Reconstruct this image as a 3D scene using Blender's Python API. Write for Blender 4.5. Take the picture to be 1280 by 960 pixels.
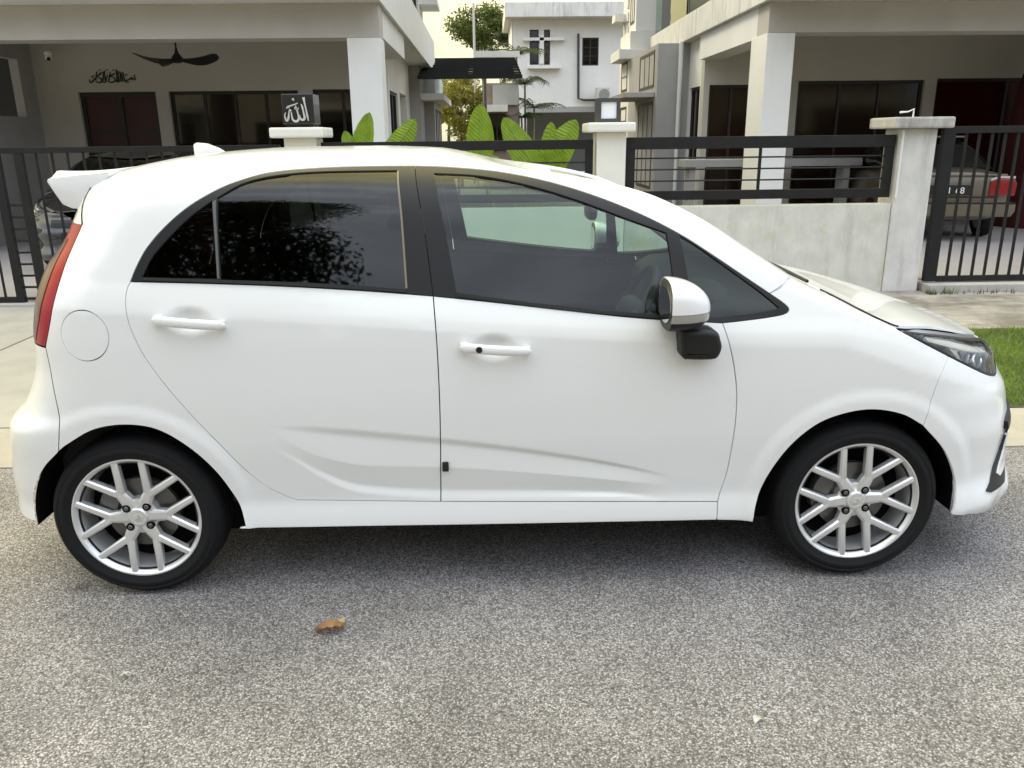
import bpy, bmesh, math, random, os
import numpy as np
from mathutils import Vector, Matrix
from mathutils.geometry import delaunay_2d_cdt
for o in list(bpy.data.objects): bpy.data.objects.remove(o)
SC=bpy.context.scene; COL=SC.collection
random.seed(7); RNG=np.random.default_rng(7)
R=math.radians
# ---------- camera numbers (from the photograph) ----------
CAM_F=1016.26; CAM_P=0.293235; CAM_Y=0.027473; CAM_R=-0.011193; CAM_LOC=np.array([-0.028865,-2.630208,1.562254])
def cam_basis():
    p,y,r=CAM_P,CAM_Y,CAM_R
    f=np.array([np.sin(y)*np.cos(p),np.cos(y)*np.cos(p),-np.sin(p)])
    rt=np.array([np.cos(y),-np.sin(y),0.0]); up=np.cross(rt,f)
    return np.cos(r)*rt+np.sin(r)*up, -np.sin(r)*rt+np.cos(r)*up, f
CR,CU,CF=cam_basis()
def ray(px,py): return CF+CR*(px-640)/CAM_F-CU*(py-480)/CAM_F
def atY(px,py,Y):
    d=ray(px,py); return CAM_LOC+d*(Y-CAM_LOC[1])/d[1]
def atZ(px,py,Z):
    d=ray(px,py); return CAM_LOC+d*(Z-CAM_LOC[2])/d[2]
def atX(px,py,X):
    d=ray(px,py); return CAM_LOC+d*(X-CAM_LOC[0])/d[0]
# ---------- car body surface: half width W(x,z) ----------
YC=0.83                                    # centre plane of the car
def pch(xs,ys):                            # monotone cubic through knots
    xs=np.array(xs,float); ys=np.array(ys,float); h=np.diff(xs); d=np.diff(ys)/h
    m=np.zeros(len(xs)); m[0]=d[0]; m[-1]=d[-1]
    for i in range(1,len(xs)-1):
        if d[i-1]*d[i]>0:
            w1=2*h[i]+h[i-1]; w2=h[i]+2*h[i-1]; m[i]=(w1+w2)/(w1/d[i-1]+w2/d[i])
    def f(x):
        x=np.clip(np.asarray(x,float),xs[0],xs[-1]); i=np.clip(np.searchsorted(xs,x)-1,0,len(xs)-2)
        t=(x-xs[i])/h[i]; t2=t*t; t3=t2*t
        return (2*t3-3*t2+1)*ys[i]+(t3-2*t2+t)*h[i]*m[i]+(-2*t3+3*t2)*ys[i+1]+(t3-t2)*h[i]*m[i+1]
    return f
def sst(a,b,x):
    t=np.clip((np.asarray(x,float)-a)/(b-a),0,1); return t*t*(3-2*t)
ZT_X=[-1.75,-1.55,-1.35,-1.1,-0.8,-0.5,-0.2,0.1,0.3,0.5,0.7,0.9,1.05,1.15,1.25,1.35,1.5,1.65,1.8,2.0]
ZT_Z=[1.38,1.445,1.484,1.523,1.5396,1.5416,1.5312,1.507,1.479,1.4285,1.332,1.195,1.094,1.042,1.0,0.972,0.944,0.905,0.856,0.788]
zt=pch(ZT_X,ZT_Z)
zb=pch([-1.9,-1.2,-0.17,0.6,0.85,1.0,1.14,1.27,1.37,1.5,1.65,1.8,2.05],[1.16,1.131,1.056,1.0,0.985,0.983,0.978,0.938,0.902,0.86,0.815,0.772,0.71])
xf=pch([0.12,0.17,0.2,0.26,0.33,0.38,0.45,0.52,0.6,0.66,0.72,0.8,0.88],[2.017,2.069,2.083,2.102,2.076,2.06,2.056,2.059,2.033,2.017,1.985,1.96,1.94])
xr=pch([0.15,0.25,0.4,0.52,0.57,0.62,0.68,0.76,0.85,0.95,1.05,1.15,1.25,1.35,1.45,1.56],[-1.78,-1.833,-1.84,-1.8235,-1.817,-1.806,-1.752,-1.707,-1.679,-1.671,-1.65,-1.616,-1.545,-1.5,-1.46,-1.42])
wl=pch([0.10,0.18,0.225,0.26,0.30,0.36,0.42,0.60,0.75,0.90,1.0,1.1,1.2],[0.78,0.815,0.842,0.852,0.848,0.838,0.842,0.856,0.86,0.857,0.850,0.841,0.832])
nn=pch([-2,-0.3,0.2,0.9,1.25,1.6,2.1],[9.0,9.0,11.0,11.0,5.0,3.0,2.2]); mm=pch([-2,0.3,0.9,1.25,1.6,2.1],[2.2,2.2,2.4,2.2,2.0,2.0])
LF,PF=0.60,2.5
LR,PR=0.40,3.2
WHX=1.2775
ARCH={}
def ends(x,z):
    z=np.asarray(z,float)
    tf=np.clip((x-(xf(z)-LF))/LF,0,0.99999); tr=np.clip(((xr(z)+LR)-x)/LR,0,0.99999)
    return (1-tf**PF)**(1/PF)*(1-tr**PR)**(1/PR)
SC_UP=pch([-0.80,-0.50,-0.20,0.21,0.54,0.66],[0.645,0.608,0.572,0.508,0.434,0.39])
SC_RI=pch([-0.80,-0.62,-0.46,-0.20,0.21,0.59,0.66],[0.64,0.53,0.49,0.477,0.436,0.385,0.375])
SC_LO=pch([-0.80,-0.70,-0.62,-0.49,-0.21,0.21,0.45,0.62,0.66],[0.597,0.527,0.472,0.416,0.390,0.374,0.360,0.338,0.333])
def scallop(x,z):                          # sculpted hollow low on the doors
    u,r,l=SC_UP(x),SC_RI(x),SC_LO(x)
    amp=sst(-0.80,-0.48,x)*(1-sst(0.35,0.64,x))
    a=np.clip((u-z)/np.maximum(u-r,0.03),-0.5,1); b=np.clip((r-z)/np.maximum(r-l,0.045),0,1.6)
    g1=-sst(-0.20,0.16,a)*(1-np.clip(a,0,1))*0.009      # falls in at the upper edge, comes back out to the ridge
    g2=-np.clip(b,0,1)*0.009*(1-sst(1.0,1.45,b))
    return amp*np.where(z>r,g1,g2)
def belt_drop(x,z):                        # rounded shoulder under the windows
    t=np.clip((z-(zb(x)-0.10))/0.10,0,1); return 0.026*t**1.35
def flare(x,z):
    r=np.minimum(np.hypot(x-WHX,z-0.305),np.hypot(x+WHX,z-0.305))
    return 0.010*(1-sst(0.385,0.435,r))*sst(0.2,0.3,r)
DENTS=[]                                   # finger scoops behind the handles (x,z,rx,rz,depth)
def W(x,z,detail=True):
    x=np.asarray(x,float); z=np.asarray(z,float); b=zb(x); t=zt(x)
    zl=np.minimum(z,b)
    lo=wl(zl)-belt_drop(x,zl)-0.012*np.clip(np.abs(x)-0.9,0,2)**2
    if detail:
        lo=lo+scallop(x,zl)+flare(x,zl)
        for (dx,dz,rx,rz,dd) in DENTS:
            q=((x-dx)/rx)**2+((z-dz)/rz)**2; lo=lo-dd*np.clip(1-q,0,1)**2
    h=np.maximum(t-b,1e-4); tau=np.clip((z-b)/h,0,0.99999)
    n=nn(x); m=mm(x)
    k=0.34
    up=(lo-k*np.maximum(z-b,0)*sst(1.5,0.9,x) if False else lo-k*np.maximum(z-b,0))*(1-tau**n)**(1/m)
    return np.where(z<=b,lo,up)*ends(x,np.minimum(z,np.where(x>0,b,9)))
def surf(px,py,off=0.0):                   # pixel -> point on the near body side (first hit along the ray)
    d=ray(px,py); Y=np.linspace(-0.12,YC,1200); P=CAM_LOC[None,:]+d[None,:]*((Y-CAM_LOC[1])/d[1])[:,None]
    g=Y-(YC-W(P[:,0],P[:,2],False)-off); g=np.where(P[:,2]>zt(P[:,0])+0.002,-1,g)
    i=np.argmax(g>0)
    if g[i]<=0: i=int(np.argmax(np.where(P[:,2]<zt(P[:,0]),g,-9)))
    j=max(i-1,0); t=0.5 if g[i]==g[j] else np.clip(-g[j]/(g[i]-g[j]),0,1)
    return P[j]+(P[i]-P[j])*t
def proj(P):
    v=np.asarray(P)-CAM_LOC; z=v@CF
    return np.stack([640+CAM_F*(v@CR)/z,480-CAM_F*(v@CU)/z],-1)

# ---------- camera ----------
cam=bpy.data.cameras.new('camera'); co=bpy.data.objects.new('camera',cam); COL.objects.link(co)
cam.sensor_fit='HORIZONTAL'; cam.sensor_width=36.0; cam.lens=36.0*CAM_F/1280.0; cam.clip_start=0.05; cam.clip_end=2000
M4=Matrix(((CR[0],CU[0],-CF[0],CAM_LOC[0]),(CR[1],CU[1],-CF[1],CAM_LOC[1]),(CR[2],CU[2],-CF[2],CAM_LOC[2]),(0,0,0,1)))
co.matrix_world=M4; SC.camera=co
SC.render.resolution_x=1024; SC.render.resolution_y=768
# ---------- sky and sun (hazy late afternoon, sun soft behind the houses on the left) ----------
SUN_EL,SUN_AZ=R(36),R(-38)
w=bpy.data.worlds.new('World'); SC.world=w; w.use_nodes=True; nt=w.node_tree; nt.nodes.clear()
wo=nt.nodes.new('ShaderNodeOutputWorld'); bg=nt.nodes.new('ShaderNodeBackground'); sky=nt.nodes.new('ShaderNodeTexSky')
sky.sky_type='NISHITA'; sky.sun_disc=False; sky.sun_elevation=SUN_EL; sky.sun_rotation=SUN_AZ; sky.dust_density=4.0; sky.air_density=1.0; sky.ozone_density=1.0
tc=nt.nodes.new('ShaderNodeTexCoord'); mp=nt.nodes.new('ShaderNodeMapping'); mp.inputs['Scale'].default_value=(1.4,1.4,3.6)
nz=nt.nodes.new('ShaderNodeTexNoise'); nz.inputs['Scale'].default_value=1.9; nz.inputs['Detail'].default_value=6; nz.inputs['Roughness'].default_value=0.55
cr=nt.nodes.new('ShaderNodeValToRGB'); cr.color_ramp.elements[0].position=0.36; cr.color_ramp.elements[0].color=(0.80,0.80,0.80,1); cr.color_ramp.elements[1].position=0.62; cr.color_ramp.elements[1].color=(0.97,0.97,0.97,1)
mx=nt.nodes.new('ShaderNodeMix'); mx.data_type='RGBA'; mx.inputs[7].default_value=(9,9,9,1)
nt.links.new(tc.outputs['Generated'],mp.inputs['Vector']); nt.links.new(mp.outputs['Vector'],nz.inputs['Vector']); nt.links.new(nz.outputs['Fac'],cr.inputs['Fac'])
nt.links.new(cr.outputs['Color'],mx.inputs[0]); nt.links.new(sky.outputs['Color'],mx.inputs[6]); nt.links.new(mx.outputs[2],bg.inputs['Color'])
# the cloud veil is warm and bright round the hidden sun and cooler away from it
sdir=(math.sin(SUN_AZ)*math.cos(SUN_EL),math.cos(SUN_AZ)*math.cos(SUN_EL),math.sin(SUN_EL))
vm=nt.nodes.new('ShaderNodeVectorMath'); vm.operation='DOT_PRODUCT'; vm.inputs[1].default_value=sdir; nt.links.new(tc.outputs['Generated'],vm.inputs[0])
cg=nt.nodes.new('ShaderNodeValToRGB'); e=cg.color_ramp.elements; cg.color_ramp.interpolation='EASE'
e[0].position=0.0; e[0].color=(0.68,0.75,0.86,1); e[1].position=1.0; e[1].color=(1.0,0.86,0.27,1); q_=e.new(0.66); q_.color=(0.77,0.83,0.91,1)
mr=nt.nodes.new('ShaderNodeMapRange'); mr.inputs['From Min'].default_value=-1.0; mr.inputs['From Max'].default_value=1.0; nt.links.new(vm.outputs['Value'],mr.inputs['Value']); nt.links.new(mr.outputs['Result'],cg.inputs['Fac'])
vs2=nt.nodes.new('ShaderNodeVectorMath'); vs2.operation='SCALE'; 
# overcast luminance: three times brighter overhead than at the horizon
sx_=nt.nodes.new('ShaderNodeSeparateXYZ'); nt.links.new(tc.outputs['Generated'],sx_.inputs[0]); ml=nt.nodes.new('ShaderNodeMapRange'); ml.inputs['From Min'].default_value=0.0; ml.inputs['From Max'].default_value=1.0; ml.inputs['To Min'].default_value=5.0; ml.inputs['To Max'].default_value=16.2; nt.links.new(sx_.outputs['Z'],ml.inputs['Value']); mn=nt.nodes.new('ShaderNodeMapRange'); mn.inputs['From Min'].default_value=0.30; mn.inputs['From Max'].default_value=0.70; mn.inputs['To Min'].default_value=0.74; mn.inputs['To Max'].default_value=1.22; nt.links.new(nz.outputs['Fac'],mn.inputs['Value'])
mm_=nt.nodes.new('ShaderNodeMath'); mm_.operation='MULTIPLY'; nt.links.new(ml.outputs['Result'],mm_.inputs[0]); nt.links.new(mn.outputs['Result'],mm_.inputs[1]); nt.links.new(mm_.outputs[0],vs2.inputs['Scale'])
nt.links.new(cg.outputs['Color'],vs2.inputs[0]); nt.links.new(vs2.outputs['Vector'],mx.inputs[7])
bg.inputs['Strength'].default_value=0.10; nt.links.new(bg.outputs['Background'],wo.inputs['Surface'])
sl=bpy.data.lights.new('sun','SUN'); sl.energy=1.1; sl.angle=R(20); sl.color=(1.0,0.95,0.88); so=bpy.data.objects.new('sun',sl); COL.objects.link(so)
sd=Vector((math.sin(SUN_AZ)*math.cos(SUN_EL),math.cos(SUN_AZ)*math.cos(SUN_EL),math.sin(SUN_EL)))
so.rotation_euler=sd.to_track_quat('Z','Y').to_euler(); so.location=(-8,12,14)
vs=SC.view_settings; vs.view_transform='Standard'; vs.look='None'; vs.exposure=1.3; vs.gamma=1.0; vs.use_curve_mapping=False
# ---------- materials ----------
MATS={}
def pbsdf(name):
    m=bpy.data.materials.new(name); m.use_nodes=True; return m,m.node_tree,m.node_tree.nodes['Principled BSDF']
def mat(name,col,rough=0.6,metal=0.0,coat=0.0,var=0.0,vscale=3.0,bump=0.0,bscale=60.0,streak=0.0,streakcol=(0.12,0.11,0.08),dirt=None,spec=0.5,emit=None,vstretch=(1,1,1)):
    if name in MATS: return MATS[name]
    m,t,b=pbsdf(name); N=t.nodes; L=t.links
    b.inputs['Base Color'].default_value=(*col,1); b.inputs['Roughness'].default_value=rough; b.inputs['Metallic'].default_value=metal
    b.inputs['Coat Weight'].default_value=coat; b.inputs['Coat Roughness'].default_value=0.04; b.inputs['Specular IOR Level'].default_value=spec
    tc=N.new('ShaderNodeTexCoord'); last=None
    if var>0:
        mp=N.new('ShaderNodeMapping'); mp.inputs['Scale'].default_value=vstretch; L.new(tc.outputs['Object'],mp.inputs['Vector'])
        n=N.new('ShaderNodeTexNoise'); n.inputs['Scale'].default_value=vscale; n.inputs['Detail'].default_value=7; n.inputs['Roughness'].default_value=0.62; L.new(mp.outputs['Vector'],n.inputs['Vector'])
        r=N.new('ShaderNodeValToRGB'); r.color_ramp.elements[0].position=0.3; r.color_ramp.elements[1].position=0.7
        r.color_ramp.elements[0].color=(*[max(0,c*(1-var)) for c in col],1); r.color_ramp.elements[1].color=(*[min(1,c*(1+var*0.6)) for c in col],1)
        L.new(n.outputs['Fac'],r.inputs['Fac']); last=r.outputs['Color']
    if streak>0:
        mp=N.new('ShaderNodeMapping'); mp.inputs['Scale'].default_value=(5.0,5.0,0.55); L.new(tc.outputs['Object'],mp.inputs['Vector'])
        n=N.new('ShaderNodeTexNoise'); n.inputs['Scale'].default_value=1.6; n.inputs['Detail'].default_value=9; n.inputs['Roughness'].default_value=0.7; L.new(mp.outputs['Vector'],n.inputs['Vector'])
        r=N.new('ShaderNodeValToRGB'); r.color_ramp.elements[0].position=0.50; r.color_ramp.elements[0].color=(0,0,0,1); r.color_ramp.elements[1].position=0.78; r.color_ramp.elements[1].color=(streak,streak,streak,1)
        L.new(n.outputs['Fac'],r.inputs['Fac'])
        x=N.new('ShaderNodeMix'); x.data_type='RGBA'; x.inputs[7].default_value=(*streakcol,1); x.inputs[6].default_value=(*col,1)
        if last: L.new(last,x.inputs[6])
        L.new(r.outputs['Color'],x.inputs[0]); last=x.outputs[2]
    if dirt:
        n=N.new('ShaderNodeTexNoise'); n.inputs['Scale'].default_value=dirt[0]; n.inputs['Detail'].default_value=10; n.inputs['Roughness'].default_value=0.7; L.new(tc.outputs['Object'],n.inputs['Vector'])
        r=N.new('ShaderNodeValToRGB'); r.color_ramp.elements[0].position=dirt[1]; r.color_ramp.elements[0].color=(0,0,0,1); r.color_ramp.elements[1].position=dirt[1]+0.16; r.color_ramp.elements[1].color=(dirt[2],)*3+(1,)
        L.new(n.outputs['Fac'],r.inputs['Fac'])
        x=N.new('ShaderNodeMix'); x.data_type='RGBA'; x.inputs[7].default_value=(*dirt[3],1); x.inputs[6].default_value=(*col,1)
        if last: L.new(last,x.inputs[6])
        L.new(r.outputs['Color'],x.inputs[0]); last=x.outputs[2]
    if last: L.new(last,b.inputs['Base Color'])
    if bump>0:
        n=N.new('ShaderNodeTexNoise'); n.inputs['Scale'].default_value=bscale; n.inputs['Detail'].default_value=5; L.new(tc.outputs['Object'],n.inputs['Vector'])
        bp=N.new('ShaderNodeBump'); bp.inputs['Strength'].default_value=bump; bp.inputs['Distance'].default_value=0.01; L.new(n.outputs['Fac'],bp.inputs['Height']); L.new(bp.outputs['Normal'],b.inputs['Normal'])
    if emit: b.inputs['Emission Color'].default_value=(*emit[:3],1); b.inputs['Emission Strength'].default_value=emit[3]
    MATS[name]=m; return m
def glass(name,tint,refl=1.0,rough=0.0,ior=1.5):
    m=bpy.data.materials.new(name); m.use_nodes=True; t=m.node_tree; t.nodes.clear(); N=t.nodes; L=t.links
    o=N.new('ShaderNodeOutputMaterial'); tr=N.new('ShaderNodeBsdfTransparent'); gl=N.new('ShaderNodeBsdfGlossy'); fr=N.new('ShaderNodeFresnel'); mx=N.new('ShaderNodeMixShader')
    tr.inputs['Color'].default_value=(*tint,1); gl.inputs['Roughness'].default_value=rough; gl.inputs['Color'].default_value=(refl,refl,refl,1); fr.inputs['IOR'].default_value=ior
    L.new(fr.outputs[0],mx.inputs[0]); L.new(tr.outputs[0],mx.inputs[1]); L.new(gl.outputs[0],mx.inputs[2]); L.new(mx.outputs[0],o.inputs[0]); MATS[name]=m; return m
# ---------- object helpers ----------
def tag(o,label=None,cat=None,group=None,kind=None):
    if label: o['label']=label
    if cat: o['category']=cat
    if group: o['group']=group
    if kind: o['kind']=kind
    return o
def empty(name,loc=(0,0,0),rz=0.0):
    o=bpy.data.objects.new(name,None); COL.objects.link(o); o.location=loc; o.rotation_euler=(0,0,rz); o.empty_display_size=0.1; return o
def link(name,me,m=None,parent=None):
    o=bpy.data.objects.new(name,me); COL.objects.link(o)
    if m is not None and not me.materials: me.materials.append(m)
    if parent is not None: o.parent=parent
    return o
def mesh(name,V,F,N=None,smooth=False):
    me=bpy.data.meshes.new(name); me.from_pydata([tuple(map(float,v)) for v in V],[],[tuple(int(i) for i in f) for f in F]); me.update()
    if N is not None:
        me.polygons.foreach_set('use_smooth',[True]*len(me.polygons)); me.normals_split_custom_set_from_vertices([tuple(map(float,n)) for n in N])
    elif smooth: me.polygons.foreach_set('use_smooth',[True]*len(me.polygons))
    return me
class MB:
    def __init__(s): s.v=[]; s.f=[]
    def add(s,V,F):
        n=len(s.v); s.v+= [tuple(v) for v in V]; s.f+=[tuple(i+n for i in f) for f in F]; return s
    def box(s,x0,x1,y0,y1,z0,z1):
        return s.add([(x0,y0,z0),(x1,y0,z0),(x1,y1,z0),(x0,y1,z0),(x0,y0,z1),(x1,y0,z1),(x1,y1,z1),(x0,y1,z1)],[(0,3,2,1),(4,5,6,7),(0,1,5,4),(1,2,6,5),(2,3,7,6),(3,0,4,7)])
    def prism(s,poly,d0,d1,axis='y'):      # poly of (a,b); extruded along axis
        n=len(poly)
        def P(a,b,d): return (a,d,b) if axis=='y' else ((d,a,b) if axis=='x' else (a,b,d))
        V=[P(a,b,d0) for a,b in poly]+[P(a,b,d1) for a,b in poly]
        F=[tuple(range(n)),tuple(range(2*n-1,n-1,-1))]+[(i,i+n,(i+1)%n+n,(i+1)%n) for i in range(n)]
        return s.add(V,F)
    def tube(s,pts,rad,seg=8,caps=True):
        pts=[Vector(p) for p in pts]; n=len(pts); rad=[rad]*n if not hasattr(rad,'__len__') else rad
        V=[];F=[]; up=None
        for i,p in enumerate(pts):
            d=(pts[min(i+1,n-1)]-pts[max(i-1,0)]).normalized()
            a=d.cross(Vector((0,0,1)) if abs(d.z)<0.95 else Vector((1,0,0))).normalized()
            if up is not None and a.dot(up)<0: a=-a
            up=a; b=d.cross(a)
            V+=[p+(a*math.cos(t)+b*math.sin(t))*rad[i] for t in [2*math.pi*k/seg for k in range(seg)]]
        for i in range(n-1):
            for k in range(seg): F.append((i*seg+k,i*seg+(k+1)%seg,(i+1)*seg+(k+1)%seg,(i+1)*seg+k))
        if caps: F+= [tuple(range(seg-1,-1,-1)),tuple((n-1)*seg+k for k in range(seg))]
        return s.add(V,F)
    def lathe(s,prof,seg=48,axis='y',c=(0,0,0),closed=False):   # prof of (r,d)
        V=[];F=[]; n=len(prof)
        for k in range(seg):
            t=2*math.pi*k/seg
            for r,d in prof:
                if axis=='y': V.append((c[0]+r*math.cos(t),c[1]+d,c[2]+r*math.sin(t)))
                else: V.append((c[0]+r*math.cos(t),c[1]+r*math.sin(t),c[2]+d))
        for k in range(seg):
            for i in range(n-1+(1 if closed else 0)): F.append((k*n+i,k*n+(i+1)%n,((k+1)%seg)*n+(i+1)%n,((k+1)%seg)*n+i))
        return s.add(V,F)
    def ellip(s,c,r,seg=16,rings=10,pw=1.0):
        V=[];F=[]
        def e(v): return math.copysign(abs(v)**pw,v)
        for i in range(rings+1):
            ph=-math.pi/2+math.pi*i/rings
            for k in range(seg):
                t=2*math.pi*k/seg; V.append((c[0]+r[0]*e(math.cos(ph))*e(math.cos(t)),c[1]+r[1]*e(math.cos(ph))*e(math.sin(t)),c[2]+r[2]*e(math.sin(ph))))
        for i in range(rings):
            for k in range(seg): F.append((i*seg+k,i*seg+(k+1)%seg,(i+1)*seg+(k+1)%seg,(i+1)*seg+k))
        return s.add(V,F)
    def mesh(s,name,bevel=0.0,smooth=False,seg=2):
        me=bpy.data.meshes.new(name); bm=bmesh.new()
        vs_=[bm.verts.new(v) for v in s.v]
        for f in s.f:
            try: bm.faces.new([vs_[i] for i in f])
            except ValueError: pass
        bmesh.ops.remove_doubles(bm,verts=bm.verts,dist=1e-5); bmesh.ops.recalc_face_normals(bm,faces=bm.faces)
        if bevel>0: bmesh.ops.bevel(bm,geom=[e for e in bm.edges if e.calc_face_angle(0)>0.5],offset=bevel,segments=seg,affect='EDGES',profile=0.6)
        bm.to_mesh(me); bm.free()
        if smooth:
            me.polygons.foreach_set('use_smooth',[True]*len(me.polygons)); me.set_sharp_from_angle(angle=R(38))
        return me
    def build(s,name,m,parent=None,bevel=0.0,smooth=False,seg=2): return link(name,s.mesh(name,bevel,smooth,seg),m,parent)
def box(name,m,parent,x0,x1,y0,y1,z0,z1,bevel=0.0): return MB().box(x0,x1,y0,y1,z0,z1).build(name,m,parent,bevel)
# =====================================================================
# ground
# =====================================================================
def asphalt():
    m,t,b=pbsdf('asphalt'); N=t.nodes; L=t.links; tc=N.new('ShaderNodeTexCoord')
    vo=N.new('ShaderNodeTexVoronoi'); vo.inputs['Scale'].default_value=185; vo.inputs['Randomness'].default_value=1.0; L.new(tc.outputs['Object'],vo.inputs['Vector'])
    sep=N.new('ShaderNodeSeparateColor'); L.new(vo.outputs['Color'],sep.inputs['Color'])
    rp=N.new('ShaderNodeValToRGB'); E=rp.color_ramp.elements; E[0].position=0.0; E[0].color=(0.175,0.170,0.172,1); E[1].position=1.0; E[1].color=(0.70,0.68,0.69,1)
    for p,c in((0.35,(0.315,0.304,0.304)),(0.7,(0.44,0.425,0.425))): e=E.new(p); e.color=(*c,1)
    L.new(sep.outputs['Red'],rp.inputs['Fac'])
    gap=N.new('ShaderNodeValToRGB'); gap.color_ramp.elements[0].position=0.25; gap.color_ramp.elements[0].color=(1,1,1,1); gap.color_ramp.elements[1].position=0.75; gap.color_ramp.elements[1].color=(0.44,0.43,0.43,1); L.new(vo.outputs['Distance'],gap.inputs['Fac'])
    mu=N.new('ShaderNodeMix'); mu.data_type='RGBA'; mu.blend_type='MULTIPLY'; mu.inputs[0].default_value=1.0; L.new(rp.outputs['Color'],mu.inputs[6]); L.new(gap.outputs['Color'],mu.inputs[7])
    n=N.new('ShaderNodeTexNoise'); n.inputs['Scale'].default_value=1.7; n.inputs['Detail'].default_value=6; n.inputs['Roughness'].default_value=0.6; L.new(tc.outputs['Object'],n.inputs['Vector'])
    r2=N.new('ShaderNodeValToRGB'); r2.color_ramp.elements[0].position=0.3; r2.color_ramp.elements[0].color=(0.72,0.71,0.70,1); r2.color_ramp.elements[1].position=0.7; r2.color_ramp.elements[1].color=(1.10,1.09,1.08,1); L.new(n.outputs['Fac'],r2.inputs['Fac'])
    m2=N.new('ShaderNodeMix'); m2.data_type='RGBA'; m2.blend_type='MULTIPLY'; m2.inputs[0].default_value=1.0; L.new(mu.outputs[2],m2.inputs[6]); L.new(r2.outputs['Color'],m2.inputs[7])
    # worn darker patches and a few old stains
    n3=N.new('ShaderNodeTexNoise'); n3.inputs['Scale'].default_value=0.45; n3.inputs['Detail'].default_value=3; L.new(tc.outputs['Object'],n3.inputs['Vector'])
    r3=N.new('ShaderNodeValToRGB'); r3.color_ramp.elements[0].position=0.38; r3.color_ramp.elements[0].color=(0.86,0.86,0.87,1); r3.color_ramp.elements[1].position=0.62; r3.color_ramp.elements[1].color=(1.04,1.03,1.01,1); L.new(n3.outputs['Fac'],r3.inputs['Fac'])
    v3=N.new('ShaderNodeTexVoronoi'); v3.inputs['Scale'].default_value=1.15; L.new(tc.outputs['Object'],v3.inputs['Vector'])
    r4=N.new('ShaderNodeValToRGB'); r4.color_ramp.elements[0].position=0.022; r4.color_ramp.elements[0].color=(0.55,0.55,0.55,1); r4.color_ramp.elements[1].position=0.06; r4.color_ramp.elements[1].color=(1,1,1,1); L.new(v3.outputs['Distance'],r4.inputs['Fac'])
    m3=N.new('ShaderNodeMix'); m3.data_type='RGBA'; m3.blend_type='MULTIPLY'; m3.inputs[0].default_value=1.0; L.new(m2.outputs[2],m3.inputs[6]); L.new(r3.outputs['Color'],m3.inputs[7])
    m2=N.new('ShaderNodeMix'); m2.data_type='RGBA'; m2.blend_type='MULTIPLY'; m2.inputs[0].default_value=1.0; L.new(m3.outputs[2],m2.inputs[6]); L.new(r4.outputs['Color'],m2.inputs[7])
    L.new(m2.outputs[2],b.inputs['Base Color']); b.inputs['Roughness'].default_value=0.85; b.inputs['Specular IOR Level'].default_value=0.3
    bp=N.new('ShaderNodeBump'); bp.inputs['Strength'].default_value=0.9; bp.inputs['Distance'].default_value=0.004; bp.invert=True; L.new(vo.outputs['Distance'],bp.inputs['Height']); L.new(bp.outputs['Normal'],b.inputs['Normal'])
    return m
def sheet(name,m,x0,x1,y0,y1,z,label=None):
    me=mesh(name,[(x0,y0,z),(x1,y0,z),(x1,y1,z),(x0,y1,z)],[(0,1,2,3)]); o=link(name,me,m); o['kind']='structure'; return o
sheet('ground',mat('earth',(0.16,0.14,0.10),0.95,var=0.4,vscale=0.5),-300,300,-200,400,-0.012)
sheet('road',asphalt(),-60,60,-6.0,1.235,0.0)
# =====================================================================
# the white hatchback
# =====================================================================
PAINT=mat('white_car_paint',(0.80,0.805,0.805),0.33,0,0.8)
BLK=mat('satin_black_trim',(0.011,0.011,0.012),0.45,0,0,spec=0.35)
RUB=mat('black_rubber_seal',(0.008,0.008,0.008),0.7)
DARK=mat('dark_cavity',(0.006,0.006,0.006),0.95,spec=0.1)
CLOTH=mat('charcoal_seat_cloth',(0.055,0.055,0.058),0.95,var=0.3,vscale=60)
PLAST=mat('dark_grey_cabin_plastic',(0.040,0.040,0.042),0.75)
LINER=mat('grey_headliner',(0.30,0.29,0.27),0.95)
ALLOY=mat('silver_alloy',(0.72,0.72,0.72),0.32,0.55,0.5)
STEEL=mat('brake_steel',(0.16,0.155,0.15),0.45,0.8)
TYRE=mat('tyre_rubber',(0.010,0.010,0.011),0.75,bump=0.15,bscale=400,spec=0.25)
CHROME=mat('chrome',(0.75,0.75,0.75),0.12,1.0)
REDL=mat('red_lamp_lens',(0.30,0.001,0.016),0.3,0,0.1,spec=0.15)
CLRL=mat('smoked_lamp_lens',(0.07,0.03,0.035),0.3,0,0.15,spec=0.2)
MIRR=mat('mirror_glass',(0.6,0.6,0.6),0.03,1.0)
INDI=mat('indicator_lens',(0.36,0.35,0.33),0.25,0.3,0.6)
GL_F=glass('front_window_glass',(0.60,0.72,0.66))
GL_R=glass('tinted_rear_glass',(0.11,0.115,0.11),0.95,0.022)
GL_W=glass('windscreen_glass',(0.66,0.75,0.70))
GL_L=glass('lamp_lens_glass',(0.85,0.86,0.87))
def cmr(pts,step=0.010):                   # smooth curve through points, resampled
    P=[np.array(p,float) for p in pts]
    if len(P)==2:
        n=max(2,int(np.linalg.norm(P[1]-P[0])/step)+1); return [tuple(P[0]+(P[1]-P[0])*t) for t in np.linspace(0,1,n)]
    Q=[2*P[0]-P[1]]+P+[2*P[-1]-P[-2]]; out=[]
    for i in range(1,len(Q)-2):
        p0,p1,p2,p3=Q[i-1:i+3]; n=max(1,int(np.linalg.norm(p2-p1)/step)+1)
        for k in range(n):
            t=k/n; out.append(tuple(0.5*((2*p1)+(-p0+p2)*t+(2*p0-5*p1+4*p2-p3)*t*t+(-p0+3*p1-3*p2+p3)*t**3)))
    out.append(tuple(P[-1])); return out
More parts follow.
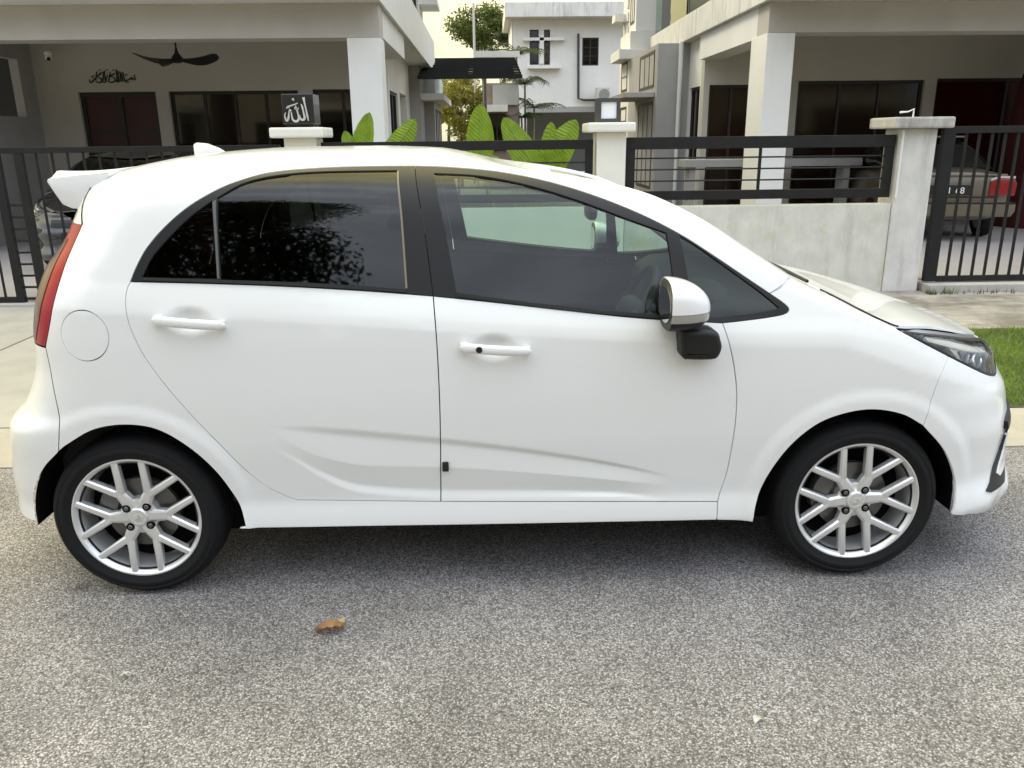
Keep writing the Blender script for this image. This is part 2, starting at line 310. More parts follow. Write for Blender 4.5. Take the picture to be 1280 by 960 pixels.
def cx(*px):                               # traced pixels -> smooth (x,z) curve on the body side
    return cmr([tuple(surf(*p)[[0,2]]) for p in px])
def joinc(*cs):
    out=[]
    for c in cs:
        for p in c:
            if not out or math.hypot(p[0]-out[-1][0],p[1]-out[-1][1])>0.0025: out.append(p)
    if math.hypot(out[0][0]-out[-1][0],out[0][1]-out[-1][1])<0.0025: out.pop()
    return out
def inside(poly,P):
    poly=np.array(poly); x,y=P[:,0],P[:,1]; r=np.zeros(len(P),bool); x0,y0=poly[-1]
    for x1,y1 in poly:
        c=((y1>y)!=(y0>y))&(x<(x0-x1)*(y-y1)/(y0-y1+1e-15)+x1); r^=c; x0,y0=x1,y1
    return r
def inset(poly,d):
    P=np.array(poly); A=0.5*np.sum(P[:,0]*np.roll(P[:,1],-1)-np.roll(P[:,0],-1)*P[:,1]); s=1 if A>0 else -1
    e=np.roll(P,-1,0)-P; e/=np.maximum(np.linalg.norm(e,axis=1,keepdims=True),1e-9); n=np.stack([-e[:,1],e[:,0]],1)*s
    m=n+np.roll(n,1,0); l=np.linalg.norm(m,axis=1,keepdims=True); m/=np.maximum(l,0.3); k=np.clip(2/np.maximum(l,0.9),1,1.6)
    return [tuple(q) for q in P+m*d*k]
def tri_panel(poly,holes=(),g=0.016,extra=None,lines=()):
    B=np.array(poly); lo=B.min(0); hi=B.max(0)
    gx,gy=np.meshgrid(np.arange(lo[0],hi[0],g),np.arange(lo[1],hi[1],g)); gx=gx+(np.arange(gx.shape[0])%2)[:,None]*g/2
    I=np.stack([gx.ravel(),gy.ravel()],1)
    if extra is not None: I=np.concatenate([I[(I[:,0]<1.80)&(I[:,0]>-2)],extra])
    I=I[inside(poly,I)]; allb=[B]
    for h in holes:
        I=I[~inside(h,I)]; allb.append(np.array(h))
    bb=np.concatenate(allb)
    if len(I):
        d=np.min(np.hypot(I[:,None,0]-bb[None,:,0],I[:,None,1]-bb[None,:,1]),axis=1); I=I[d>(0.4*g if extra is None else 0.0035)]
    pts=[Vector(p) for p in bb]+[Vector(p) for p in I]; ed=[]; n=0
    for b in allb:
        k=len(b); ed+=[(n+i,n+(i+1)%k) for i in range(k)]; n+=k
    for ln in lines:                       # crease lines the triangles must follow
        ln=[q for q in ln]; L2=np.array(ln); L2=L2[inside(poly,L2)]
        if len(L2)<2: continue
        dd=np.min(np.hypot(L2[:,None,0]-bb[None,:,0],L2[:,None,1]-bb[None,:,1]),axis=1); L2=L2[dd>0.003]; k0=len(pts); pts+=[Vector(q) for q in L2]; ed+=[(k0+i,k0+i+1) for i in range(len(L2)-1)]
    v,e,f,_,_,_=delaunay_2d_cdt(pts,ed,[],0,1e-7)
    v=np.array([tuple(q) for q in v]); f=np.array([t for t in f if len(t)==3]); c=v[f].mean(1); ok=inside(poly,c)
    for h in holes: ok&=~inside(h,c)
    f=f[ok]; a=v[f]; ar=(a[:,1,0]-a[:,0,0])*(a[:,2,1]-a[:,0,1])-(a[:,2,0]-a[:,0,0])*(a[:,1,1]-a[:,0,1]); f[ar<0]=f[ar<0][:,::-1]; f=f[np.abs(ar)>1e-10]
    return v,f
def wnorm(x,z,off=0):
    e=0.002; gx=(W(x+e,z)-W(x-e,z))/(2*e); gz=(W(x,z+e)-W(x,z-e))/(2*e); N=np.stack([-gx,-np.ones_like(gx),-gz],1); return N/np.linalg.norm(N,axis=1,keepdims=True)
def side_arrays(poly,holes=(),off=0.0,gap=0.002,flange=0.014,g=0.016,extra=None,lines=()):
    p=inset(poly,gap) if gap else list(poly); hs=[inset(h,-gap) if gap else list(h) for h in holes]
    v,f=tri_panel(p,hs,g,extra,lines); y=-(W(v[:,0],v[:,1])+off); V=np.stack([v[:,0],y,v[:,1]],1); N=wnorm(v[:,0],v[:,1]); F=[tuple(t) for t in f]
    if flange:
        cnt={}
        for t in F:
            for a,b in((t[0],t[1]),(t[1],t[2]),(t[2],t[0])): cnt[(a,b)]=1
        V=list(V); Nn=list(N)
        for (a,b) in list(cnt):
            if (b,a) in cnt: continue
            d=V[b]-V[a]; nn_=np.cross(d,-N[a]); l=np.linalg.norm(nn_)
            if l<1e-9: continue
            nn_=-nn_/l
            k=len(V); V+=[V[a],V[b],V[b]-N[b]*flange,V[a]-N[a]*flange]; 
            Nn+=[nn_*0.5+N[a]*0.5,nn_*0.5+N[b]*0.5,nn_,nn_]; F.append((k+1,k,k+3,k+2))
        V=np.array(V); N=np.array(Nn)
    return V,F,N
def mirror(a): 
    V,F,N=a; s=np.array([1,-1,1]); return V*s,[tuple(reversed(t)) for t in F],N*s
def join(*arrs):
    V=[];F=[];N=[];n=0
    for v,f,nn_ in arrs: V.append(v); N.append(nn_); F+=[tuple(i+n for i in t) for t in f]; n+=len(v)
    return np.concatenate(V),F,np.concatenate(N)
def both(name,m,parents,arr,label=None):
    out=[]
    for a,p in((arr,parents[0]),(mirror(arr),parents[1])): out.append(link(name,mesh(name,a[0],a[1],a[2]),m,p))
    return out
def grid(fn,us,vs_,flip=False):             # fn(u array, v array)->(n,3)
    U,Vv=np.meshgrid(us,vs_,indexing='ij'); nu,nv=U.shape; P=fn(U.ravel(),Vv.ravel()).reshape(nu,nv,3)
    du=np.gradient(P,axis=0); dv=np.gradient(P,axis=1); N=np.cross(du,dv); N/=np.maximum(np.linalg.norm(N,axis=2,keepdims=True),1e-12)
    if flip: N=-N
    F=[]
    for i in range(nu-1):
        for j in range(nv-1):
            q=(i*nv+j,(i+1)*nv+j,(i+1)*nv+j+1,i*nv+j+1); F.append(q[::-1] if flip else q)
    return P.reshape(-1,3),F,N.reshape(-1,3)
def topz(x,y):                             # height of roof / bonnet at distance y from the centre plane
    x=np.asarray(x,float); y=np.abs(np.asarray(y,float)); b=zb(x); h=zt(x)-b; z=b+h*0.9; n=nn(x); m=mm(x); lo=W(x,b-1e-6,False); E=ends(x,np.where(x>0,b,z))
    for _ in range(14):
        E=ends(x,np.where(x>0,b,z)); q=np.clip(y/np.maximum((lo/np.maximum(ends(x,b),1e-6)-0.34*(z-b))*E,1e-6),0,1); z=b+h*(1-q**m)**(1/n)
    return z
def xfront(y,z):
    w_=W(1.3+0*z,z,False); return xf(z)-LF+LF*(1-np.clip(np.abs(y)/w_,0,1)**PF)**(1/PF)
def xrear(y,z):
    zz=np.minimum(z,1.13); w_=W(-1.25+0*z,z,False)*0.995; return xr(z)+LR-LR*(1-np.clip(np.abs(y)/w_,0,1)**PR)**(1/PR)

CAR=empty('hatchback_car',(0,YC,0)); tag(CAR,'white five-door hatchback with black window surrounds parked along the road edge','car')
# traced outlines ------------------------------------------------------
c_rdoor=cx((163,352),(158,364),(157,385),(163,410),(180,445),(207,482),(240,520),(275,556),(305,586),(330,606),(352,618),(370,625))
c_bot_r=cx((370,625),(460,626),(551,627)); c_bot_f=cx((551,627),(720,627),(897,627))
c_split=cx((541.5,369),(546,430),(550,520),(551,627)); c_splitw=cx((519,207),(530,285),(541.5,369))
c_fdoor=cx((903,403),(912,430),(918,460),(921,490),(920,520),(916,552),(908,592),(897,627))
c_belt_r=cx((163,352),(250,354),(350,357.5),(450,363),(541.5,370)); c_belt_f=cx((541.5,370),(620,378),(700,387),(800,397.5),(903,403.5))
c_dlo_r=cx((163,352),(170,335),(183,311),(205,285),(235,259),(270,238),(300,225.5),(340,215),(400,209.5),(460,207.5),(519,207))
c_dlo_f=cx((519,207),(560,208.5),(620,214),(680,225.5),(740,243.5),(800,267.5),(850,293),(890,318.5),(930,345.5),(962,367))
c_dlo_tip=cx((962,367),(978,378),(986,386),(981,392),(960,396.5),(930,400.5),(903,403.5))
c_fend_tip=cx((903,403.5),(930,400.5),(960,396.5),(981,392),(986,386),(978,378),(962,367))
c_arch_r=cx((75,563),(87,554),(119,536),(158,530),(198,536),(237,558),(269,586),(293,617),(303,637),(308,657))
c_arch_rb=cx((45.5,641),(43.5,617),(55,586),(75,563))
c_arch_f=cx((940,651),(944.5,628),(959,593),(986,557),(1019,530),(1054,516),(1090,511),(1126,517),(1152,531))
c_arch_fb=cx((1152,531),(1179,563),(1192,599),(1192,628),(1188,642))
c_sill=cx((308,657),(312,660),(480,657.5),(640,655),(896,650)); c_sillf=cx((896,650),(940,651))
c_rcut=cx((57,434),(66,480),(75,527),(75,563)); c_fcut=cx((1152,531),(1155,525),(1170,483),(1181.5,450))
c_lamp=cx((57,434),(63,400),(75,350),(90,310),(103,280))
zu=lambda x: zb(x)+0.90*(zt(x)-zb(x))
lampU=c_lamp[-1]
c_hatch=cmr([lampU,(-1.385,1.36),(-1.40,float(zu(-1.40)))])
c_rail=[(x,float(zu(x))) for x in np.arange(-1.395,1.005,0.012)]+[(1.008,float(zu(1.008)))]
c_cowl=[(x,float(zu(x))) for x in np.arange(1.008,1.165,0.012)]
HX=[1.165,1.20,1.246,1.30,1.349,1.40,1.451,1.565,1.718,1.841,1.90,1.935]
HZ=[1.0,1.012,0.983,0.955,0.934,0.926,0.920,0.898,0.858,0.822,0.800,0.783]
hoodtau=pch([1.165,1.20,1.246,1.30,1.349,1.40,1.451,1.565,1.718,1.841,1.905],[0.94,0.92,0.76,0.60,0.52,0.56,0.61,0.675,0.715,0.74,0.72]); hoodz=lambda x: zb(x)+hoodtau(x)*(zt(x)-zb(x))
c_hood=[(x,float(hoodz(x))-0.006) for x in np.arange(1.165,1.349,0.012)]+[(1.349,0.932)]
c_hl_low=cmr([(1.349,0.931),(1.467,0.870),(1.540,0.833)]); c_hl_low2=cmr([(1.540,0.833),(1.613,0.797),(1.72,0.747),(1.793,0.722)])
c_hl_front=cmr([(1.793,0.722),(1.822,0.722),(1.848,0.742),(1.875,0.772),(1.893,0.797)])
c_hl_top=cmr([(1.893,0.797),(1.841,0.815),(1.718,0.849),(1.565,0.888),(1.451,0.912),(1.349,0.931)])
c_fcut[-1]=(1.540,0.833)
c_fcut=cmr([c_fcut[0],c_fcut[len(c_fcut)//3],c_fcut[2*len(c_fcut)//3],(1.540,0.833)])
# handles' finger scoops go into the body surface
H_R=((193,398),(284,405)); H_F=((575,432),(664,437))
hand=[]
for a,b in(H_R,H_F):
    p=surf(*a); q=surf(*b); hand.append((p,q)); DENTS.append(((p[0]+q[0])/2-0.005,(p[2]+q[2])/2,0.085,0.052,0.022))
# glass openings
g_q=joinc(cx((178,346),(190,322),(212,296),(238,271),(265,251)),cx((265,251),(268,300),(271,348)),cx((271,348),(220,347),(178,346)))
g_r=joinc(cx((276,349),(273,300),(272,247)),cx((272,247),(300,231),(330,222),(370,216.5),(420,214),(496,213)),cx((496,213),(500,270),(507,361)),cx((507,361),(400,353.5),(276,349)))
g_f=joinc(cx((571,365),(557,290),(543,216.5)),cx((543,216.5),(600,220),(660,231.5),(720,249.5),(780,272),(833,291)),cx((833,291),(839,330),(846,394.5)),cx((846,394.5),(740,386),(640,374.5),(571,365)))
g_t=joinc(cx((850,295),(859,340),(868,396.5)),cx((868,396.5),(905,395),(950,390),(974,385)),cx((974,385),(950,365),(905,332),(870,307),(850,295)))
# panels ---------------------------------------------------------------
fuelc=surf(105,420); fuel=[(fuelc[0]+0.079*math.cos(t),fuelc[2]+0.083*math.sin(t)) for t in np.linspace(0,2*math.pi,60,endpoint=False)]
P_side=joinc(c_sill,cx((896,650),(897,627)),c_bot_f[::-1],c_bot_r[::-1],c_rdoor[::-1],c_dlo_r,c_dlo_f,[c_rail[-1]],c_rail[::-1],c_hatch[::-1],c_lamp[::-1],c_rcut,c_arch_r)
both('body_side',PAINT,(CAR,CAR),side_arrays(P_side,[fuel]))
link('fuel_flap',mesh('fuel_flap',*side_arrays(fuel,(),0.0,0.0015,0.01,0.02)),PAINT,CAR)
ff=mirror(side_arrays(fuel,(),0.0,0.0,0.0,0.02)); link('blank_flap',mesh('blank_flap',*ff),PAINT,CAR)
P_fend=joinc(c_fdoor,cx((897,627),(896,650)),c_sillf,c_arch_f,c_fcut,c_hl_low[::-1],c_hood[::-1],c_cowl[::-1],c_fend_tip[::-1])
both('front_fender',PAINT,(CAR,CAR),side_arrays(P_fend))
crx=np.arange(-0.79,0.655,0.006)
def crease(f,o=0.0): return [(x,float(f(x))+o) for x in crx]
CREASES=[crease(SC_RI,0.0015),crease(SC_RI,-0.0015),crease(lambda x:SC_RI(x)-1.0*np.maximum(SC_RI(x)-SC_LO(x),0.045)),crease(lambda x:SC_RI(x)-1.45*np.maximum(SC_RI(x)-SC_LO(x),0.045)),crease(SC_UP,0.012)]
rd=both('rear_door',PAINT,(CAR,CAR),side_arrays(joinc(c_belt_r[::-1],c_rdoor,c_bot_r,c_split[::-1]),g=0.009,lines=CREASES))
fd=both('front_door',PAINT,(CAR,CAR),side_arrays(joinc(c_belt_f[::-1],c_split,c_bot_f,c_fdoor[::-1]),g=0.009,lines=CREASES))
F_r=joinc(c_belt_r,c_splitw[::-1],c_dlo_r[::-1]); F_f=joinc(c_belt_f,c_dlo_tip[::-1],c_dlo_f[::-1],c_splitw)
both('window_frame',BLK,rd,side_arrays(F_r,[g_q,g_r],0.0015,0.0012,0.02,0.02))
both('window_frame',BLK,fd,side_arrays(F_f,[g_f,g_t],0.0015,0.0012,0.02,0.02))
for nm,pl,m,pp in(('quarter_glass',g_q,GL_R,rd),('rear_window',g_r,GL_R,rd),('front_window',g_f,GL_F,fd),('front_quarter_glass',g_t,GL_F,fd)):
    both(nm,m,pp,side_arrays(inset(pl,-0.005),(),-0.007,0,0,0.03))
# divider bar, and run channel highlight painted as a tan strip
both('window_divider',mat('grey_seal',(0.10,0.10,0.10),0.5),rd,side_arrays(joinc(cx((266,252),(269,300),(272,348)),cx((272,348),(274.5,348)),cx((274.5,348),(272,300),(270,250)),cx((270,250),(266,252))),(),0.004,0,0.01,0.03))
both('window_channel',mat('tan_highlight',(0.20,0.165,0.11),0.5),rd,side_arrays(joinc(cx((496.5,213.5),(500.5,270),(507,360)),cx((507,360),(509.5,360)),cx((509.5,360),(503,270),(498.5,213.5)),cx((498.5,213.5),(496.5,213.5))),(),0.003,0,0.01,0.03))
both('belt_seal',RUB,rd,side_arrays(joinc(cx((180,346.5),(300,350),(400,354.5),(508,362)),cx((508,362),(508,365)),cx((508,365),(400,358.5),(300,354),(178,350)),cx((178,350),(180,346.5))),(),0.006,0,0.012,0.03))
both('belt_seal',RUB,fd,side_arrays(joinc(cx((571,366),(640,375),(740,386.5),(846,395.5)),cx((846,395.5),(846,399)),cx((846,399),(740,390.5),(640,379),(571,370)),cx((571,370),(571,366))),(),0.006,0,0.012,0.03))
# dark inner shell seen in the gaps
shell=joinc([(-1.40,0.40),(-1.40,1.08)],[(x,float(zb(x))-0.045) for x in np.arange(-1.35,1.05,0.05)],[(1.05,0.93),(1.40,0.86),(1.40,0.70),(1.15,0.70),(0.86,0.60),(0.86,0.28),(-0.86,0.28),(-0.86,0.60),(-1.10,0.70),(-1.40,0.70)])
both('inner_panel',DARK,(CAR,CAR),side_arrays(shell,(),-0.035,0,0,0.04))
# headlamps ------------------------------------------------------------
P_hl=joinc(c_hl_low,c_hl_low2,c_hl_front,c_hl_top)
ex=np.concatenate([np.stack([xf(zz)-d,zz],1) for d in(0.0015,0.003,0.006,0.010,0.016,0.024,0.034,0.046,0.060,0.078,0.10,0.125,0.15) for zz in [np.arange(0.18,0.86,0.018)]])
def car_part(name,m,arr,parent=None): return both(name,m,(parent or CAR,parent or CAR) if not isinstance(parent,(list,tuple)) else parent,arr)
hl=car_part('headlight',mat('lamp_bucket',(0.30,0.30,0.31),0.3,0.7),side_arrays(P_hl,(),-0.055,0.001,0.0,0.02))
car_part('lens',GL_L,side_arrays(P_hl,(),0.0,0.002,0.0,0.02),hl)
car_part('lamp_rim',BLK,side_arrays(P_hl,[inset(P_hl,0.0075)],0.0005,0.0015,0.05,0.02),hl)
def sub(pts): return joinc(cmr(pts+[pts[0]]))
poly=lambda *p:[tuple(q) for q in p]
def densify(p,step=0.012):
    out=[]
    for i in range(len(p)):
        a=np.array(p[i]);b=np.array(p[(i+1)%len(p)]); n=max(1,int(np.linalg.norm(b-a)/step)+1); out+=[tuple(a+(b-a)*k/n) for k in range(n)]
    return out
CRM=mat('lamp_cream_reflector',(0.78,0.74,0.62),0.3,0.1,0.5); SILV=mat('lamp_silver_reflector',(0.75,0.75,0.76),0.2,0.9); GRY=mat('lamp_grey_bezel',(0.10,0.10,0.11),0.3,0.4)
car_part('daytime_strip',CRM,side_arrays(densify([(1.46,0.896),(1.565,0.872),(1.64,0.850),(1.78,0.812),(1.775,0.800),(1.63,0.835),(1.56,0.855),(1.47,0.882)]),(),-0.016,0,0.02,0.02),hl)
car_part('reflector',SILV,side_arrays(densify([(1.600,0.838),(1.655,0.826),(1.640,0.790),(1.622,0.797)]),(),-0.014,0,0.03,0.02),hl)
car_part('reflector',CRM,side_arrays(densify([(1.560,0.850),(1.597,0.840),(1.618,0.799),(1.600,0.808)]),(),-0.022,0,0.03,0.02),hl)
car_part('bezel',GRY,side_arrays(densify([(1.672,0.824),(1.742,0.804),(1.745,0.752),(1.685,0.776)]),(),-0.028,0,0.03,0.02),hl)
car_part('bezel',GRY,side_arrays(densify([(1.755,0.800),(1.80,0.788),(1.82,0.750),(1.775,0.742)]),(),-0.03,0,0.03,0.02),hl)
car_part('reflector',SILV,side_arrays(densify([(1.728,0.760),(1.765,0.752),(1.778,0.735),(1.745,0.748)]),(),-0.012,0,0.02,0.02),hl)
car_part('projector_ring',SILV,side_arrays([(1.708+0.030*math.cos(t),0.790+0.026*math.sin(t)) for t in np.linspace(0,2*math.pi,24,endpoint=False)],[[(1.708+0.024*math.cos(t),0.790+0.02*math.sin(t)) for t in np.linspace(0,2*math.pi,24,endpoint=False)]],-0.02,0,0.02,0.02),hl)
# front bumper ---------------------------------------------------------
nose=[(float(xf(z))-0.0008,z) for z in np.arange(0.185,0.772,0.012)]
low_f=cmr([tuple(surf(1188,642)[[0,2]]),(1.70,0.235),(1.80,0.215),(1.90,0.20),(2.0,0.188),(float(xf(0.185))-0.0008,0.185)])
top_f=cmr([(float(xf(0.772))-0.0008,0.772),(1.92,0.782),(1.893,0.795)])
P_bf=joinc(c_arch_fb,low_f,nose,top_f,c_hl_front[::-1],c_hl_low2[::-1],c_fcut[::-1])
bfA=side_arrays(P_bf,(),0,0.002,0.012,0.016,ex)
zs=np.arange(0.185,0.775,0.02)
cen=grid(lambda z,y:np.stack([np.broadcast_to(xf(z)-0.0006,z.shape)+0*y,y,z],1),zs,np.linspace(-0.09,0.09,5),flip=True)
cen=(cen[0],cen[1],cen[2]*np.sign(cen[2][:,:1]+1e-9))
a=join(bfA,mirror(bfA),cen); FB=link('front_bumper',mesh('front_bumper',*a),PAINT,CAR)
def front_patch(name,m,y0,y1,z0,z1,off,parent,ny=24,nz=8):
    a=grid(lambda y,z:np.stack([xfront(y,z)+off,y,z],1),np.linspace(y0,y1,ny),np.linspace(z0,z1,nz)); link(name,mesh(name,*a),m,parent)
front_patch('grille',BLK,-0.40,0.40,0.60,0.70,0.004,FB); front_patch('lower_intake',BLK,-0.34,0.34,0.225,0.36,0.004,FB)
for k in range(5): front_patch('grille_bar',mat('grille_grey',(0.05,0.05,0.05),0.4),-0.39,0.39,0.612+k*0.018,0.617+k*0.018,0.012,FB,24,3)
front_patch('number_plate',mat('plate_black',(0.01,0.01,0.01),0.4),-0.26,0.26,0.44,0.55,0.015,FB)
# corner air curtain on the bumper side: black frame, white blade, black upper fin
car_part('air_curtain_frame',BLK,side_arrays(densify([(1.905,0.515),(1.872,0.43),(1.80,0.335),(1.775,0.312),(1.80,0.302),(1.90,0.305),(1.955,0.345),(1.965,0.40),(1.93,0.475)],0.01),(),0.008,0,0.02,0.012),(FB,FB))
car_part('air_curtain_blade',PAINT,side_arrays(densify([(1.898,0.49),(1.885,0.43),(1.845,0.355),(1.862,0.342),(1.925,0.352),(1.945,0.40),(1.925,0.46)],0.01),(),0.016,0,0.012,0.012),(FB,FB))
car_part('corner_fin',BLK,side_arrays(densify([(1.865,0.55),(1.875,0.515),(1.905,0.505),(1.96,0.545),(1.955,0.585),(1.915,0.595)],0.01),(),0.012,0,0.02,0.012),(FB,FB))
# rear wrap panels -----------------------------------------------------
def rear_wrap(name,m,zs,xstart,yend,off=0.0,parent=None,n=28,mir=True):
    def fn(u,z):
        x0=xstart(z); tr=np.clip(((xr(z)+LR)-x0)/LR,0.0,0.9999); psi0=np.arcsin(tr**(PR/2)); w0=W(x0,z)/np.maximum(ends(x0,z),1e-6)
        ye=yend(z); psi1=np.arccos(np.clip(ye/w0,0,1)**(PR/2)) if True else 0
        psi=psi0+(psi1-psi0)*u; x=xr(z)+LR-LR*np.sin(psi)**(2/PR); y=w0*np.cos(psi)**(2/PR)
        return np.stack([x,-(y+off),z],1)
    a=grid(fn,np.linspace(0,1,n)**1.0,zs)
    # orient outwards
    c=a[0].mean(0); s=np.sum(a[2]*(a[0]-np.array([-1.0,0,0.8])),axis=1).mean()
    if s<0: a=(a[0],[t[::-1] for t in a[1]],-a[2])
    if mir: return both(name,m,(parent or CAR,parent or CAR),a)
    return a
la=np.array(c_lamp)
_c=np.array(list(c_arch_rb)+list(c_rcut[::-1])); _o=np.argsort(_c[:,1]); cutx_z=_c[_o,1]; cutx_x=_c[_o,0]; bx=lambda z: np.interp(z,cutx_z,cutx_x)-0.001
lx=lambda z: np.interp(z,la[:,1],la[:,0])-0.001
zlo=float(cutx_z.min())
zz=np.concatenate([[0.300],np.arange(zlo,float(np.array(c_lamp)[:,1].min())-0.006,0.007),[float(np.array(c_lamp)[:,1].min())-0.003]])
A=rear_wrap('rear_bumper',PAINT,zz,bx,lambda z:0*z,0,None,44,False); A2=mirror(A)
RB=link('rear_bumper',mesh('rear_bumper',*join(A,A2)),PAINT,CAR)
zl=np.linspace(la[:,1].min()+0.003,la[:,1].max()-0.002,40)
tl=rear_wrap('tail_lamp',REDL,zl,lx,lambda z:0.46+0*z,0.001)
# smoked rear lens wraps on from the red one
wsm=lambda z: np.where(z>1.0,0.715-0.02*(z-1.0)/0.3,0.745)-0.0*z
lx2=lambda z: xr(z)+LR-LR*(1-np.clip(wsm(z)/ (W(lx(z),z)/np.maximum(ends(lx(z),z),1e-6)),0,1)**PR)**(1/PR)
def smoked(u,z):
    return None
zl2=np.linspace(la[:,1].min()+0.01,la[:,1].max()-0.05,30)
for s_,pa in((0,tl[0]),(1,tl[1])):
    a=rear_wrap('rear_lens',CLRL,zl2,lambda z:lx(z)-0.048-0.012*np.clip((1.2-z)/0.3,0,1),lambda z:0.47+0*z,0.004,None,16,False); a=a if s_==0 else mirror(a)
    link('rear_lens',mesh('rear_lens',*a),CLRL,pa)
# tailgate with window
def tg(name,m,y0,y1,z0,z1,off,parent,ny=30,nz=24):
    a=grid(lambda y,z:np.stack([xrear(y,z)-off,y,z],1),np.linspace(y0,y1,ny),np.linspace(z0,z1,nz),flip=True); return link(name,mesh(name,*a),m,parent)
TG=tg('tailgate',PAINT,-0.47,0.47,0.62,1.315,0.003,CAR)
hc=np.array(c_hatch); hx_=lambda z:np.interp(z,hc[:,1],hc[:,0])-0.002
A=rear_wrap('tailgate_top',PAINT,np.linspace(1.306,float(hc[-1,1])-0.004,16),hx_,lambda z:0*z,0.0,None,30,False); link('tailgate_top',mesh('tailgate_top',*join(A,mirror(A))),PAINT,TG)
tg('rear_screen',GL_R,-0.46,0.46,1.06,1.36,0.010,TG); tg('plate_recess',BLK,-0.28,0.28,0.74,0.90,0.008,TG); tg('number_plate',mat('plate_black',(0.01,0.01,0.01),0.4),-0.25,0.25,0.77,0.88,0.016,TG)
# roof, windscreen, cowl, bonnet ----------------------------------------
def across(x0,x1,nx,wf,ny,off,zf=topz):
    t=np.sin(np.linspace(-1,1,ny)*math.pi/2)
    def fn(x,s): 
        y=s*wf(x); return np.stack([x,y,zf(x,y)+off],1)
    return grid(fn,np.linspace(x0,x1,nx),t)
wrail=lambda x: W(x,zu(x)); wroof=lambda x: W(x,zb(x)+0.885*(zt(x)-zb(x)))
def skirt_join(a,ny,depth=0.02): return a
dip=lambda x,y:topz(x,y)-sst(-0.25,0.30,x)*(1-sst(0.95,1.05,x))*0.085*(1-np.clip(np.abs(y)/np.maximum(wrail(x),0.05),0,1)**2)
roof=across(-1.40,0.26,70,wroof,71,-0.0007,dip); link('roof',mesh('roof',*roof),PAINT,CAR)
hl_=across(-1.30,0.22,20,lambda x:W(x,zu(x))*0.93,25,-0.035,dip); link('headliner',mesh('headliner',*hl_),LINER,CAR)
ws=across(0.20,1.03,40,lambda x:wrail(x)*0.995,41,-0.014,dip); link('windscreen',mesh('windscreen',*ws),GL_W,CAR)
cw=across(1.0,1.20,10,lambda x:wrail(x)*0.985,31,-0.022); CW=link('cowl',mesh('cowl',*cw),BLK,CAR)
hw=lambda x: W(x,hoodz(x))
hood=across(1.165,1.938,64,hw,61,0.0)
HV,HF,HN=hood; nx,ny=64,61
# bonnet edge flange
def add_skirt(a,nx,ny,d=0.010):
    V,F,N=a; V=list(V);F=list(F);N=list(N)
    loop=[(0,j) for j in range(ny)]+[(i,ny-1) for i in range(1,nx)]+[(nx-1,j) for j in range(ny-2,-1,-1)]+[(i,0) for i in range(nx-2,0,-1)]
    ids=[i*ny+j for i,j in loop]; k=len(V)
    for q in ids: V.append(V[q]-np.array([0,0,0.0])); N.append(N[q])
    for q in ids: V.append(V[q]-N[q]*d); N.append(N[q])
    n=len(ids)
    for i in range(n): F.append((k+i,k+(i+1)%n,k+n+(i+1)%n,k+n+i))
    return np.array(V),F,np.array(N)
HOOD=link('bonnet',mesh('bonnet',*add_skirt(hood,nx,ny)),PAINT,CAR)
for s in(-1,1): MB().tube([(1.06,s*0.05,1.085),(1.10,s*0.30,1.072),(1.12,s*0.58,1.058)],[0.008,0.007,0.006],6).build('wiper_arm',BLK,CW,smooth=True)
under=across(1.17,1.90,20,lambda x:hw(x)*0.99,21,-0.045); link('engine_bay_cover',mesh('engine_bay_cover',*under),DARK,CAR)
gapc=[(x,float(hoodz(x))-0.002) for x in np.linspace(1.17,1.36,20)]
for s in(-1,1): MB().tube([(x,s*(float(W(x,z-(0.006 if s>0 else 0)))+0.0005),z-(0.006 if s>0 else 0)) for x,z in gapc],0.0034,6).build('bonnet_gap_line',RUB,CAR,smooth=True)  # dark tube drawn in for the shadow line of the bonnet gap
pass
# roof aerial fin
fx,fz=-1.17,float(zt(-1.10))
fin=MB(); fp=[(-1.205,1.498),(-1.205,1.555),(-1.19,1.560),(-1.155,1.556),(-1.11,1.538),(-1.07,1.512)]
fin.prism([(a,b) for a,b in fp],-0.022,0.022,'y'); fin.build('aerial_fin',PAINT,CAR,bevel=0.008,smooth=True)
# spoiler
sp_top=[(-1.325,1.463),(-1.43,1.457),(-1.537,1.448)]; sp_bot=[(-1.542,1.436),(-1.52,1.394),(-1.499,1.358),(-1.47,1.345),(-1.424,1.341),(-1.385,1.375)]
V=[];F=[];prof=sp_top+sp_bot; NP=len(prof); ys=np.sin(np.linspace(-1,1,31)*math.pi/2)*0.535
for y in ys:
    t=abs(y)/0.535;  fwd=-0.03*(1-t**2)
    for (x,z) in prof:
        thin=1.0 if t>0.90 else 1.0
        zc=z if (x,z) in sp_top else z+(1-max(0,(t-0.80)/0.2)**1)*0.045*(1 if t<0.999 else 0)
        cr_=(0.012 if x>-1.38 else (-0.004 if x>-1.48 and (x,z) in sp_top else -0.020))*(1-t**2); V.append((x+fwd*(x<-1.45),y,zc+cr_))
for i in range(len(ys)-1):
    for k in range(NP): F.append((i*NP+k,i*NP+(k+1)%NP,(i+1)*NP+(k+1)%NP,(i+1)*NP+k))
F+=[tuple(range(NP)),tuple((len(ys)-1)*NP+k for k in range(NP-1,-1,-1))]
sp=MB(); sp.add(V,F); SP=sp.build('roof_spoiler',PAINT,CAR,bevel=0.006,smooth=True)
for s in(-1,1): MB().tube([(x,s*(float(W(x,z))+0.0005),z) for x,z in c_hatch[::3]+[c_hatch[-1]]],0.0032,6).build('tailgate_gap_line',RUB,CAR,smooth=True)  # thin dark tube stands in for the shaded seam beside the tailgate
